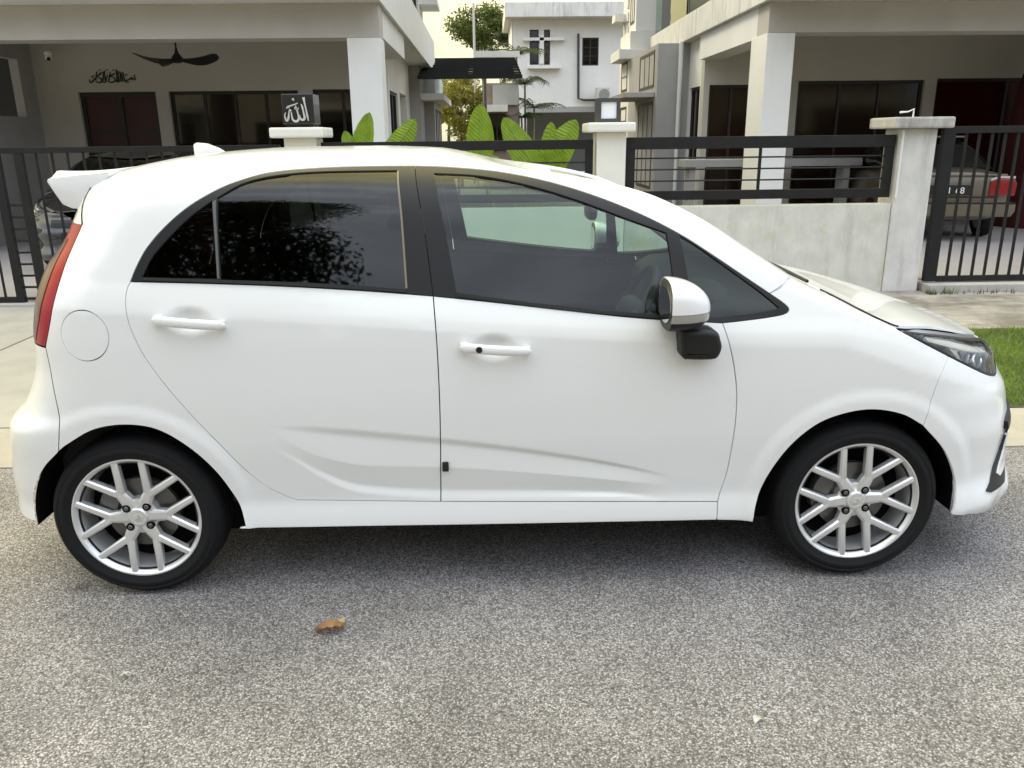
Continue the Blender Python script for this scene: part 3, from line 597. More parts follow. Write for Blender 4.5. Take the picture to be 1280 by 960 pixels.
# door handles ----------------------------------------------------------
for (p,q),drs,key in((hand[0],rd,False),(hand[1],fd,True)):
    for s,dr in((-1,drs[0]),(1,drs[1])):
        V=[];F=[];n=26;m_=14; ax=np.array([q[0]-p[0],0,q[2]-p[2]]); L_=np.linalg.norm(ax); ax/=L_; upv=np.array([-ax[2],0,ax[0]])
        for i in range(n+1):
            t=i/n; e=min(t,1-t)*L_; hw_=0.0165*min(1,(e/0.012+0.05))**0.5*(1.0 if t<0.75 else 1-0.15*(t-0.75)/0.25); c=np.array(p)+ax*(t*L_); wd=float(W(c[0],c[2],False))
            outw=0.022+0.016*math.sin(math.pi*min(max((t-0.02)/0.96,0),1))**0.6
            for k in range(m_):
                a=2*math.pi*k/m_; V.append((c[0]+upv[0]*hw_*math.cos(a),s*(wd+outw+0.010*math.sin(a)*(0.5+0.5*min(1,e/0.02))) ,c[2]+upv[2]*hw_*math.cos(a)))
        for i in range(n):
            for k in range(m_): F.append((i*m_+k,i*m_+(k+1)%m_,(i+1)*m_+(k+1)%m_,(i+1)*m_+k))
        F+=[tuple(range(m_)),tuple(n*m_+k for k in range(m_-1,-1,-1))]
        b=MB(); b.add(V,F)
        for t in(0.06,0.93):
            c=np.array(p)+ax*(t*L_); wd=float(W(c[0],c[2],False)); b.box(c[0]-0.012,c[0]+0.012,min(s*(wd-0.01),s*(wd+0.026)),max(s*(wd-0.01),s*(wd+0.026)),c[2]-0.011,c[2]+0.011)
        h=b.build('door_handle',PAINT,dr,smooth=True)
        if key:
            c=np.array(p)+ax*(0.27*L_); wd=float(W(c[0],c[2],False))
            kb=MB(); kb.lathe([(0.0,0),(0.010,0),(0.011,0.004)],18,'y',(c[0],-(wd+0.0485) if s<0 else (wd+0.0445),c[2])); kb.build('key_lock',BLK,dr)
# small black bump stop in the door gap
c=surf(557,583); MB().box(c[0]-0.011,c[0]+0.011,-(0.85+0.006),-0.83,c[2]-0.017,c[2]+0.017).build('gap_guard',RUB,fd[0],bevel=0.004)
# door mirrors ----------------------------------------------------------
for s,dr in((-1,fd[0]),(1,fd[1])):
    YM=-0.085
    x0=float(atY(832,380,YM)[0]); x1=float(atY(886,388,YM)[0]); zt_=float(atY(846,347.5,YM)[2]); zb_=float(atY(850,412,YM)[2]); zc=(zt_+zb_)/2; hz=(zt_-zb_)/2; zc1=float(atY(850,386,YM)[2]); zc2=float(atY(850,397,YM)[2])
    us=np.concatenate([[0.0],np.linspace(0.03,0.9,12),[0.95,0.98,0.995]]); nk=48
    def hull(name,m,par,lo,hi,grow):
        V=[];F=[]
        zs_=[]
        for u in us:
            r_=(1-u**2.3)**(1/2.3)*(1.0 if u>0 else 0.97)
            for k in range(nk):
                t=2*math.pi*k/nk; e=lambda v:math.copysign(abs(v)**0.72,v)
                V.append((x0+(x1-x0)*u,s*(0.915+(0.105*r_+grow)*e(math.cos(t))),zc-0.016*u*u+(hz*r_+grow)*e(math.sin(t))))
        V=np.array(V); V[:,2]=np.clip(V[:,2],lo,hi)          # cut the hull into its horizontal bands
        for i in range(len(us)-1):
            for k in range(nk):
                q=(i*nk+k,i*nk+(k+1)%nk,(i+1)*nk+(k+1)%nk,(i+1)*nk+k); F.append(q)
        F+=[tuple(range(nk)),tuple((len(us)-1)*nk+k for k in range(nk))]
        b=MB(); b.add(V,F); return b.build(name,m,par,smooth=True)
    root=hull('door_mirror',BLK,CAR,-9,9,-0.0015)
    hull('mirror_cap',PAINT,root,zc1,9,0.001); hull('turn_indicator',INDI,root,zc2,zc1-0.001,0.002)
    mg=MB(); mg.prism([(s*(0.915+0.088*math.cos(t)),zc+0.058*math.sin(t)) for t in np.linspace(0,2*math.pi,24,endpoint=False)],x0-0.004,x0-0.001,'x'); mg.build('mirror_glass',MIRR,root)
    # foot that carries the mirror on the door
    ft=MB(); q=[(843,404),(844,430),(847,440),(880,441),(889,437),(893,427),(892,418),(884,406)]
    Q=[atY(a,b,0.0) for a,b in q]; pf=cmr([(p[0],p[2]) for p in Q]+[(Q[0][0],Q[0][2])],0.01)[:-1]
    ft.prism(pf,(-0.93 if s<0 else 0.80),(-0.80 if s<0 else 0.93),'y'); ft.build('mirror_foot',BLK,root,bevel=0.02,smooth=True,seg=3)
# wheels ----------------------------------------------------------------
def make_wheel():
    wr=empty('wheel')
    t=MB(); t.lathe([(0.200,0.020),(0.216,0.010),(0.223,0.004),(0.232,-0.001),(0.246,-0.0055),(0.248,-0.0075),(0.256,-0.0078),(0.258,-0.006),(0.268,-0.005),(0.270,-0.0065),(0.274,-0.006),(0.276,-0.002),(0.283,0.004),(0.292,0.016),(0.2965,0.030),(0.299,0.046),(0.2995,0.060),(0.2915,0.061),(0.2915,0.069),(0.3,0.070),(0.3,0.094),(0.292,0.095),(0.292,0.103),(0.3,0.104),(0.2995,0.128),(0.2915,0.129),(0.2915,0.137),(0.2985,0.138),(0.296,0.165),(0.285,0.188),(0.255,0.198),(0.215,0.185),(0.200,0.175)],96); t.build('tyre',TYRE,wr,smooth=True)
    r=MB(); r.lathe([(0.2245,0.006),(0.2235,0.001),(0.219,0.001),(0.213,0.006),(0.2065,0.016),(0.203,0.030),(0.199,0.045),(0.196,0.10),(0.204,0.175),(0.21,0.178)],96); r.build('rim',ALLOY,wr,smooth=True)
    def bar(b,p0,p1,w0,w1,y0,y1,dep):
        p0=np.array(p0);p1=np.array(p1); d=(p1-p0)/np.linalg.norm(p1-p0); nrm=np.array([-d[1],d[0]]); V=[]
        for p,w_,y in((p0,w0,y0),(p1,w1,y1)):
            for q,yy in((-1.0,y+dep),(-1.0,y+0.006),(-0.55,y),(0.55,y),(1.0,y+0.006),(1.0,y+dep)): c=p+nrm*q*w_; V.append((c[0],yy,c[1]))
        b.add(V,[(0,1,7,6),(1,2,8,7),(2,3,9,8),(3,4,10,9),(4,5,11,10),(5,0,6,11),(0,5,4,3,2,1),(6,7,8,9,10,11)])
    for k in range(6):
        th=R(3+60*k); s=MB(); e=lambda r_,a:(r_*math.cos(a),r_*math.sin(a))
        bar(s,e(0.030,th),e(0.118,th),0.026,0.017,0.016,0.012,0.03)
        for sg in(-1,1): bar(s,e(0.100,th+sg*R(3)),e(0.2155,th+sg*R(17.5)),0.0140,0.0122,0.0125,0.004,0.028)
        s.build('spoke',ALLOY,wr,bevel=0.0015,smooth=True)
    hcap=MB(); hcap.lathe([(0.0,0.010),(0.018,0.0095),(0.021,0.011),(0.0215,0.0095),(0.030,0.010),(0.034,0.015),(0.055,0.021),(0.066,0.026),(0.066,0.06)],40); hcap.build('hub_cap',ALLOY,wr,smooth=True)
    em=MB(); em.prism([(-0.012,-0.008),(0.002,-0.012),(0.013,0.0),(0.004,0.012),(-0.004,0.010),(0.004,0.0)],0.0075,0.0105,'y'); em.build('emblem',CHROME,wr)
    for k in range(4):
        a=R(50+90*k); b=MB(); b.lathe([(0.0,0.0105),(0.0065,0.0105),(0.0085,0.0125),(0.0085,0.030)],12,'y',(0.050*math.cos(a),0,0.050*math.sin(a))); b.build('lug_bolt',STEEL,wr)
        b=MB(); b.lathe([(0.0,0.0125),(0.0135,0.0125),(0.0145,0.0145),(0.0145,0.03)],16,'y',(0.050*math.cos(a),0,0.050*math.sin(a))); b.build('bolt_hole',DARK,wr)
    d=MB(); d.lathe([(0.06,0.060),(0.130,0.060),(0.130,0.082),(0.06,0.082)],48); d.build('brake_disc',STEEL,wr,smooth=True)
    c=MB(); c.prism([(-0.15*math.cos(a)*1.0,0.15*math.sin(a)) for a in np.linspace(-0.2,0.75,8)]+[(-0.085*math.cos(a),0.085*math.sin(a)) for a in np.linspace(0.75,-0.2,8)],0.046,0.095,'y'); c.build('brake_caliper',STEEL,wr,bevel=0.006)
    bk=MB(); bk.lathe([(0.0,0.110),(0.195,0.110)],40); bk.build('backing_plate',DARK,wr)
    return wr
def copy_tree(o,parent=None):
    c=o.copy(); COL.objects.link(c); c.parent=parent
    for ch in list(o.children): copy_tree(ch,c)
    return c
wh0=make_wheel(); wh0.parent=CAR; wh0.location=(WHX,-YC,0.30); wh0.rotation_euler=(0,R(-2),0)
w2=copy_tree(wh0,CAR); w2.location=(-WHX,-YC,0.30); w2.rotation_euler=(0,R(1),0)
for s in(1,-1):
    w2=copy_tree(wh0,CAR); w2.location=(s*WHX,YC,0.30); w2.rotation_euler=(0,0,math.pi)
# wheel wells
for sx in(-1,1):
    for sy in(-1,1):
        b=MB(); V=[];F=[]; ang=np.linspace(R(-1),R(181),30)
        for a in ang:
            for y in(0.812,0.50): V.append((sx*WHX+0.354*math.cos(a),sy*y,0.30+0.354*math.sin(a)-((0.018 if sx<0 else 0.045) if a in(ang[0],ang[-1]) else 0)))
        for i in range(len(ang)-1): F.append((2*i,2*i+1,2*i+3,2*i+2))
        V2=[(sx*WHX+0.38*math.cos(a),sy*0.50,0.30+0.38*math.sin(a)) for a in ang]+[(sx*WHX-0.38,sy*0.50,0.21),(sx*WHX+0.38,sy*0.50,0.21)]; b.add(V,F); b.add(V2,[tuple(range(len(V2)))]); b.build('wheel_arch_liner',DARK,CAR)
# underbody, cabin -------------------------------------------------------
MB().box(-1.50,1.55,-0.70,0.70,0.19,0.30).box(1.55,1.85,-0.45,0.45,0.20,0.30).build('underbody',DARK,CAR)
MB().box(-0.86,0.86,-0.79,0.79,0.24,0.31).build('floor_pan',DARK,CAR)
MB().box(-1.55,0.95,-0.70,0.70,0.30,0.34).build('cabin_floor',PLAST,CAR)
MB().box(-1.60,-1.25,-0.66,0.66,0.34,0.98).build('boot_trim',PLAST,CAR,bevel=0.03)
for sx in(-1,1): MB().box(sx*WHX-0.30,sx*WHX+0.30,-0.50,0.50,0.25,0.86).build('bulkhead',DARK,CAR)
db=MB(); db.prism([(0.86,0.55),(0.74,0.66),(0.70,0.84),(0.72,0.94),(0.80,0.985),(0.98,0.995),(1.12,0.985),(1.14,0.55)],-0.735,0.735,'y'); db.build('dashboard',PLAST,CAR,bevel=0.02,smooth=True)
bn=MB(); bn.ellip((0.80,-0.36,0.985),(0.10,0.20,0.045)); bn.build('instrument_hood',PLAST,CAR,smooth=True)
def seat(y,front=True):
    s=MB()
    if front: prof=[(0.28,0.50),(0.30,0.58),(0.20,0.62),(-0.14,0.57),(-0.22,0.62),(-0.36,1.02),(-0.46,1.04),(-0.47,0.98),(-0.36,0.52),(-0.30,0.46)]
    else: prof=[(-0.60,0.52),(-0.58,0.60),(-0.66,0.63),(-0.94,0.59),(-1.02,0.66),(-1.14,1.02),(-1.22,1.03),(-1.20,0.60),(-1.12,0.50)]
    wd=0.25 if front else 0.62
    s.prism(prof,y-wd,y+wd,'y'); o=s.build('front_seat' if front else 'rear_seat',CLOTH,CAR,bevel=0.035,smooth=True,seg=3)
    for yy in([y] if front else [-0.38,0.38]):
        h=MB(); hx=-0.44 if front else -1.19; h.ellip((hx,yy,1.155),(0.05,0.13,0.085),16,10,0.7); h.build('headrest',CLOTH,o,smooth=True)
        for q in(-0.05,0.05): MB().tube([(hx,yy+q,1.0),(hx,yy+q,1.10)],0.007,6).build('headrest_post',STEEL,o)
seat(-0.37); seat(0.37); seat(0.0,False)
st=MB(); c0=Vector((0.52,-0.37,0.92)); axv=Vector((-0.88,0,0.47)).normalized(); e1=Vector((0,1,0)); e2=axv.cross(e1)
ring=[c0+(e1*math.cos(t)+e2*math.sin(t))*0.18 for t in np.linspace(0,2*math.pi,40)]
st.tube(ring,0.015,8,False); SW=st.build('steering_wheel',PLAST,CAR,smooth=True)
sb=MB(); 
for t in(0.0,math.pi,-math.pi/2): sb.tube([c0,c0+(e1*math.cos(t)+e2*math.sin(t))*0.18],0.016,6)
sb.ellip(tuple(c0),(0.05,0.07,0.06)); sb.build('steering_hub',PLAST,SW,smooth=True); MB().tube([c0,c0-axv*0.3],0.03,8).build('steering_column',PLAST,SW)
rm=MB(); rm.ellip((0.40,-0.03,1.27),(0.022,0.11,0.034),16,10,0.7); RM=rm.build('interior_mirror',BLK,CAR,smooth=True); MB().tube([(0.40,0,1.29),(0.40,0,1.34)],0.012,6).build('mirror_stalk',BLK,RM)
# =====================================================================
# verge, fence line, houses
# =====================================================================
WHITE=mat('white_plaster',(0.74,0.73,0.70),0.85,var=0.06,vscale=1.5,bump=0.05,bscale=120,streak=0.10,streakcol=(0.35,0.33,0.30))
WHITED=mat('weathered_white_plaster',(0.66,0.65,0.62),0.88,var=0.12,vscale=2.5,streak=0.75,streakcol=(0.16,0.15,0.13),bump=0.08,bscale=90)
GREYW=mat('grey_plaster',(0.36,0.35,0.34),0.88,var=0.08,vscale=2,bump=0.05,bscale=120)
BROWNW=mat('taupe_plaster',(0.46,0.43,0.39),0.88,var=0.08,vscale=2)
SLAB=mat('concrete_slab',(0.42,0.40,0.37),0.9,var=0.12,vscale=3,streak=0.2,bump=0.1,bscale=60)
BLKM=mat('black_painted_steel',(0.012,0.012,0.012),0.5,bump=0.03,bscale=200,var=0.3,vscale=6,spec=0.3)
WGL=mat('dark_window_glass',(0.010,0.008,0.006),0.04,spec=0.5)
WFR=mat('dark_brown_window_frame',(0.018,0.014,0.012),0.5)
REDD=mat('dark_red_door',(0.045,0.006,0.006),0.5,var=0.3,vscale=2)
PORCH=mat('shaded_porch_wall',(0.50,0.475,0.42),0.88,var=0.06,vscale=1.5)  # white porch wall, greyed so its colour carries the porch shade
SOFF=mat('shaded_porch_ceiling',(0.44,0.42,0.37),0.9)  # ceiling kept darker than the white slab, shade put into its colour
TILE=mat('porch_tile',(0.40,0.37,0.36),0.5,var=0.08,vscale=3)
def lowwall_mat(name,stain):
    m=mat(name,(0.62,0.61,0.55),0.9,var=0.14,vscale=5,streak=0.45,streakcol=(0.22,0.22,0.19),bump=0.15,bscale=70,dirt=(2.3,0.56,stain,(0.52,0.40,0.18))); return m
CONC=mat('pale_concrete',(0.37,0.35,0.31),0.92,var=0.16,vscale=2.2,bump=0.12,bscale=80,dirt=(9,0.60,0.35,(0.30,0.27,0.22)))
CONCD=mat('mossy_dark_concrete',(0.34,0.31,0.27),0.92,var=0.4,vscale=4,bump=0.2,bscale=50,dirt=(1.6,0.45,0.75,(0.11,0.095,0.07)),vstretch=(0.45,1.3,1))
EDGE=mat('edge_concrete',(0.38,0.345,0.29),0.92,var=0.14,vscale=3,bump=0.12,bscale=90)
def struct(o): o['kind']='structure'; return o
# edging strip of cast slabs along the road
eb=sheet('road_edging',mat('edging_joint',(0.16,0.14,0.11),0.95),-30,30,1.235,1.85,-0.002)
me=MB().box(0,1.185,0.006,0.604,-0.02,0.006).mesh('slab',bevel=0.004); me.materials.append(EDGE)
for k in range(-6,7):
    o=link('slab',me,None,eb); o.location=(k*1.2,1.236,0.0)
# left concrete apron, right grass verge and mossy apron
sheet('driveway_apron',CONC,-30,2.55,1.855,5.60,0.004)
for k in range(-5,1): sheet('apron_joint',mat('apron_joint_dark',(0.15,0.13,0.10),0.95),k*1.9-2.0,k*1.9-1.985,1.87,5.55,0.0065).parent=None
sheet('grass_verge',mat('verge_soil',(0.055,0.065,0.02),0.95,var=0.4,vscale=8),2.55,30,1.855,3.86,0.004)
sheet('mossy_apron',CONCD,2.55,30,3.86,5.60,0.006)
struct(box('gate_sill',SLAB,None,4.46,12,5.46,5.80,0.0,0.085,0.01)); struct(box('gate_threshold',SLAB,None,-12,-2.0,5.52,5.72,0.0,0.03,0.008))
struct(box('porch_floor',TILE,None,4.0,14,5.80,12.2,-0.01,0.10)); struct(box('porch_floor',TILE,None,-16,-1.3,5.72,12.2,-0.01,0.06))
sheet('garden_soil',mat('garden_soil_mat',(0.10,0.09,0.05),0.95,var=0.4,vscale=3),-1.3,4.0,5.8,30,0.03)
# ---- walls with openings ------------------------------------------------
def wall_open(x0,x1,z0,z1,y0,y1,ops,axis='y'):
    xs=sorted({x0,x1,*[v for o in ops for v in o[:2]]}); zs=sorted({z0,z1,*[v for o in ops for v in o[2:]]}); xs=[x for x in xs if x0<=x<=x1]; zs=[z for z in zs if z0<=z<=z1]
    def solid(i,j):
        if i<0 or j<0 or i>=len(xs)-1 or j>=len(zs)-1: return False
        cx_,cz_=(xs[i]+xs[i+1])/2,(zs[j]+zs[j+1])/2; return not any(o[0]<cx_<o[1] and o[2]<cz_<o[3] for o in ops)
    b=MB()
    def P(x,y,z): return (x,y,z) if axis=='y' else (y,x,z)
    for i in range(len(xs)-1):
        for j in range(len(zs)-1):
            if not solid(i,j): continue
            a,c,d,e=xs[i],xs[i+1],zs[j],zs[j+1]
            b.add([P(a,y0,d),P(c,y0,d),P(c,y0,e),P(a,y0,e)],[(0,1,2,3)]); b.add([P(a,y1,d),P(c,y1,d),P(c,y1,e),P(a,y1,e)],[(3,2,1,0)])
            if not solid(i-1,j): b.add([P(a,y0,d),P(a,y1,d),P(a,y1,e),P(a,y0,e)],[(0,1,2,3)])
            if not solid(i+1,j): b.add([P(c,y0,d),P(c,y1,d),P(c,y1,e),P(c,y0,e)],[(0,1,2,3)])
            if not solid(i,j-1): b.add([P(a,y0,d),P(c,y0,d),P(c,y1,d),P(a,y1,d)],[(0,1,2,3)])
            if not solid(i,j+1): b.add([P(a,y0,e),P(c,y0,e),P(c,y1,e),P(a,y1,e)],[(0,1,2,3)])
    return b
def window(par,x0,x1,z0,z1,y,nv=2,nh=1,axis='y',dep=0.06,fw=0.05,name='window',frame=None,pane=None,inw=1):
    """framed window on plane y (or x); inw = direction into the house"""
    b=MB()
    def B(a,c,d,e,ya,yb):
        if axis=='y': b.box(a,c,min(ya,yb),max(ya,yb),d,e)
        else: b.box(min(ya,yb),max(ya,yb),a,c,d,e)
    y2=y+inw*dep; B(x0,x0+fw,z0,z1,y,y2); B(x1-fw,x1,z0,z1,y,y2); B(x0+fw,x1-fw,z1-fw,z1,y,y2); B(x0+fw,x1-fw,z0,z0+fw,y,y2)
    xs=np.linspace(x0+fw,x1-fw,nv+1); zs=np.linspace(z0+fw,z1-fw,nh+1); h=fw*0.45
    for x in xs[1:-1]: B(x-h,x+h,z0+fw,z1-fw,y+inw*0.004,y2)
    for z in zs[1:-1]:
        for i in range(nv): B(xs[i]+(h if i else 0),xs[i+1]-(h if i<nv-1 else 0),z-h*0.6,z+h*0.6,y+inw*0.006,y2)
    o=b.build(name,frame or WFR,par)
    for i in range(nv):
        for j in range(nh):
            g=MB(); ya,yb=y+inw*dep*0.5,y+inw*dep*0.62
            a,c,d,e=xs[i]-0.004,xs[i+1]+0.004,zs[j]-0.004,zs[j+1]+0.004
            if axis=='y': g.box(a,c,min(ya,yb),max(ya,yb),d,e)
            else: g.box(min(ya,yb),max(ya,yb),a,c,d,e)
            g.build('pane',pane or WGL,o)
    return o
# ======================= left house ======================================
LH=empty('terrace_house',(-5,10,0)); LH.location=(0,0,0); tag(LH,'white house on the left with a ceiling fan and red door in its porch','house')
box('column',WHITE,LH,-1.76,-1.34,8.5,8.95,0.06,2.80,0.008); box('column',WHITE,LH,-9.3,-8.88,8.5,8.95,0.06,2.80,0.008)
box('porch_beam',BROWNW,LH,-12,-1.345,8.503,8.90,2.803,3.20)
box('balcony_band',WHITE,LH,-12,-1.30,7.95,19.8,3.203,3.94,0.01)
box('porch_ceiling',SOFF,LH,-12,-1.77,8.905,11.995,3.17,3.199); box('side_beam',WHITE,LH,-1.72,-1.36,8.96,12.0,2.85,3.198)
LOP=[(-6.83,-5.55,0.05,2.38),(-5.34,-3.18,0.55,2.38),(-2.94,-1.95,0.55,2.39)]
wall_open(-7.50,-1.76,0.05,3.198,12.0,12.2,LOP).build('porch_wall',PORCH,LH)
window(LH,-5.34,-3.18,0.55,2.38,12.08,4,1,pane=WGL); window(LH,-2.94,-1.95,0.55,2.39,12.08,2,1)
d=box('door',REDD,LH,-6.83,-5.55,12.10,12.16,0.06,2.30); box('door_lintel',WFR,d,-6.83,-5.55,12.06,12.19,2.30,2.378)
for x in(-6.80,-6.18,-5.60): box('door_stile',WFR,d,x-0.03,x+0.03,12.07,12.098,0.06,2.30)
for zq in(0.5,1.1,1.7): box('door_rail',WFR,d,-6.77,-5.63,12.085,12.099,zq,zq+0.05)
SOP=[(12.5,14.9,0.5,2.45),(15.3,16.8,1.0,2.5)]
wall_open(12.2,17.6,0.05,3.198,-1.80,-1.96,SOP,'x').build('side_wall',WHITE,LH)
window(LH,12.5,14.9,0.5,2.45,-1.84,4,1,'x',inw=-1); 
wall_open(17.6,18.8,0.05,3.2,-1.55,-2.2,[], 'x').build('bay_wall',GREYW,LH)
box('window_canopy',WHITE,LH,-1.9,-1.0,17.7,22,2.46,2.60); box('bay_front',GREYW,LH,-2.4,-1.30,18.8,22.0,0.05,2.45)
window(LH,19.3,21.6,0.9,2.3,-1.28,3,1,'x',inw=-1)
box('bay_upper',mat('pale_green_plaster',(0.50,0.55,0.53),0.85),LH,-2.3,-1.28,19.0,23.0,2.60,3.20)
wall_open(9.6,19.6,3.94,7.4,-1.55,-1.75,[(10.8,12.6,4.3,6.6),(13.6,15.2,4.3,6.6),(16.4,18.2,4.3,6.6)],'x').build('upper_side_wall',WHITE,LH)
for a,c in((10.8,12.6),(13.6,15.2),(16.4,18.2)): window(LH,a,c,4.3,6.6,-1.60,2,1,'x',inw=-1)
for z0_ in(4.62,5.6): box('sun_fin',WHITE,LH,-1.548,-1.12,18.4,19.6,z0_,z0_+0.14)
wall_open(-12,-1.75,3.94,7.4,9.6,9.8,[(-9,-6,4.2,6.4),(-5,-2.5,4.2,6.4)]).build('upper_front_wall',WHITE,LH)
window(LH,-9,-6,4.2,6.4,9.66,4,1); window(LH,-5,-2.5,4.2,6.4,9.66,3,1)
box('roof_slab',WHITED,LH,-12.4,-1.0,9.0,20.2,7.4,7.62)
# party wall on the far left of the porch
wall_open(8.96,12.0,0.06,3.19,-7.50,-7.64,[(9.35,11.55,1.98,2.86)],'x').build('party_wall',GREYW,LH)
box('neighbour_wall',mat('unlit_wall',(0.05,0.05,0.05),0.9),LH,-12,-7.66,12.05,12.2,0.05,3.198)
# ceiling fan
FAN=empty('ceiling_fan',(-4.53,10.3,2.72)); tag(FAN,'black three-bladed ceiling fan under the left porch ceiling','fan')
FM=mat('black_fan_plastic',(0.012,0.009,0.009),0.4)
MB().tube([(0,0,0.06),(0,0,0.47)],[0.014,0.014],8).build('down_rod',FM,FAN,smooth=True); MB().lathe([(0,0.48),(0.07,0.475),(0.05,0.40),(0.02,0.36)],16,'z').build('ceiling_cup',FM,FAN,smooth=True)
MB().lathe([(0.0,-0.05),(0.05,-0.045),(0.085,-0.01),(0.08,0.03),(0.03,0.09),(0.014,0.16)],20,'z').build('motor',FM,FAN,smooth=True)
for a in(R(-4),R(130),R(228)):
    V=[];F=[]; n=12
    for i in range(n+1):
        t=i/n; r_=0.06+0.56*t; wd=0.030+0.085*math.sin(min(1,t*1.25)*math.pi*0.62)*(1 if t<0.9 else (1-t)/0.1*0.7+0.3); tw=R(-26)*(1-t*0.3); sag=-0.06*math.sin(t*math.pi)*0.6+0.05*t*t
        for q in(-1,1):
            for th in(0,1): V.append((r_,q*wd*math.cos(tw)-0.03*t,sag+q*wd*math.sin(tw)-th*0.012))
    for i in range(n):
        k=4*i; F+=[(k,k+2,k+6,k+4),(k+1,k+5,k+7,k+3),(k,k+4,k+5,k+1),(k+2,k+3,k+7,k+6)]
    F+=[(0,1,3,2),(4*n,4*n+2,4*n+3,4*n+1)]
    b=MB(); b.add(V,F); o=b.build('blade',FM,FAN,smooth=True); o.rotation_euler=(0,0,a)
# security camera
CC=empty('security_camera',(-7.09,11.75,2.93)); tag(CC,'small white dome security camera in the left porch corner','camera')
MB().lathe([(0.0,0.06),(0.06,0.06),(0.065,0.02),(0.05,0.0)],16,'z').build('mount',WHITE,CC,smooth=True); MB().ellip((0.0,-0.01,-0.03),(0.055,0.055,0.05),16,8).build('ball',WHITE,CC,smooth=True)
MB().ellip((0.015,-0.045,-0.055),(0.032,0.03,0.032),14,8).build('lens',BLK,CC,smooth=True)
# ---- brush-written lettering as flat strokes ------------------------------
def strokes(name,m,parent,lines,org,sx,sz,y0,y1,width):
    b=MB()
    for ln in lines:
        wds=[p[2] if len(p)>2 else 1.0 for p in ln]; pts=cmr([(p[0],p[1]) for p in ln],0.03) if len(ln)>2 else cmr([(p[0],p[1]) for p in ln],0.06)
        n=len(pts); L=[];Rr=[]
        for i,(x,z) in enumerate(pts):
            a=pts[max(i-1,0)];c=pts[min(i+1,n-1)]; dx,dz=(c[0]-a[0])*sx,(c[1]-a[1])*sz; l=math.hypot(dx,dz) or 1; nx_,nz_=-dz/l,dx/l
            t=i/(n-1)*(len(ln)-1); k=min(int(t),len(ln)-2); wq=(wds[k]+(wds[k+1]-wds[k])*(t-k))*width/2
            X,Z=org[0]+x*sx,org[1]+z*sz; L.append((X+nx_*wq,Z+nz_*wq)); Rr.append((X-nx_*wq,Z-nz_*wq))
        V=[]; F=[]
        for (l_,r_) in zip(L,Rr): V+=[(l_[0],y0,l_[1]),(r_[0],y0,r_[1]),(l_[0],y1,l_[1]),(r_[0],y1,r_[1])]
        for i in range(n-1):
            k=4*i; F+=[(k,k+1,k+5,k+4),(k,k+4,k+6,k+2),(k+1,k+3,k+7,k+5)]
        F+=[(0,2,3,1),(4*n-4,4*n-3,4*n-1,4*n-2)]
        b.add(V,F)
    return b.build(name,m,parent)
# one-word calligraphy on the cube (drawn 0..1 in both directions)
WORD=[[(0.86,0.99,1.9),(0.885,0.80,1.1),(0.935,0.45,1.0),(0.985,0.10,1.3),(0.995,0.04,0.4)],
      [(0.74,0.72,0.6),(0.78,0.60,1.3),(0.82,0.35,1.0),(0.845,0.18,1.3),(0.80,0.10,1.7),(0.72,0.09,1.6),(0.66,0.16,1.2),(0.635,0.28,0.6)],
      [(0.50,0.66,0.6),(0.53,0.55,1.3),(0.575,0.35,1.0),(0.60,0.18,1.3),(0.55,0.06,1.7),(0.44,0.03,1.6),(0.34,0.10,1.3),(0.31,0.24,1.0),(0.30,0.40,0.8)],
      [(0.30,0.44,1.1),(0.25,0.50,0.9),(0.20,0.36,0.8),(0.15,0.14,1.5),(0.08,0.05,1.3),(0.03,0.15,1.0),(0.02,0.30,0.8),(0.07,0.38,0.5)],
      [(0.46,0.60,0.8),(0.49,0.52,0.9),(0.54,0.56,0.7),(0.57,0.50,0.8),(0.62,0.58,0.6)],
      [(0.14,0.62,0.7),(0.30,0.66,1.0),(0.44,0.70,0.8),(0.60,0.76,0.6)],[(0.40,0.95,1.8),(0.45,0.85,0.5)],[(0.10,0.55,0.6),(0.17,0.60,0.9),(0.24,0.56,0.5)]]
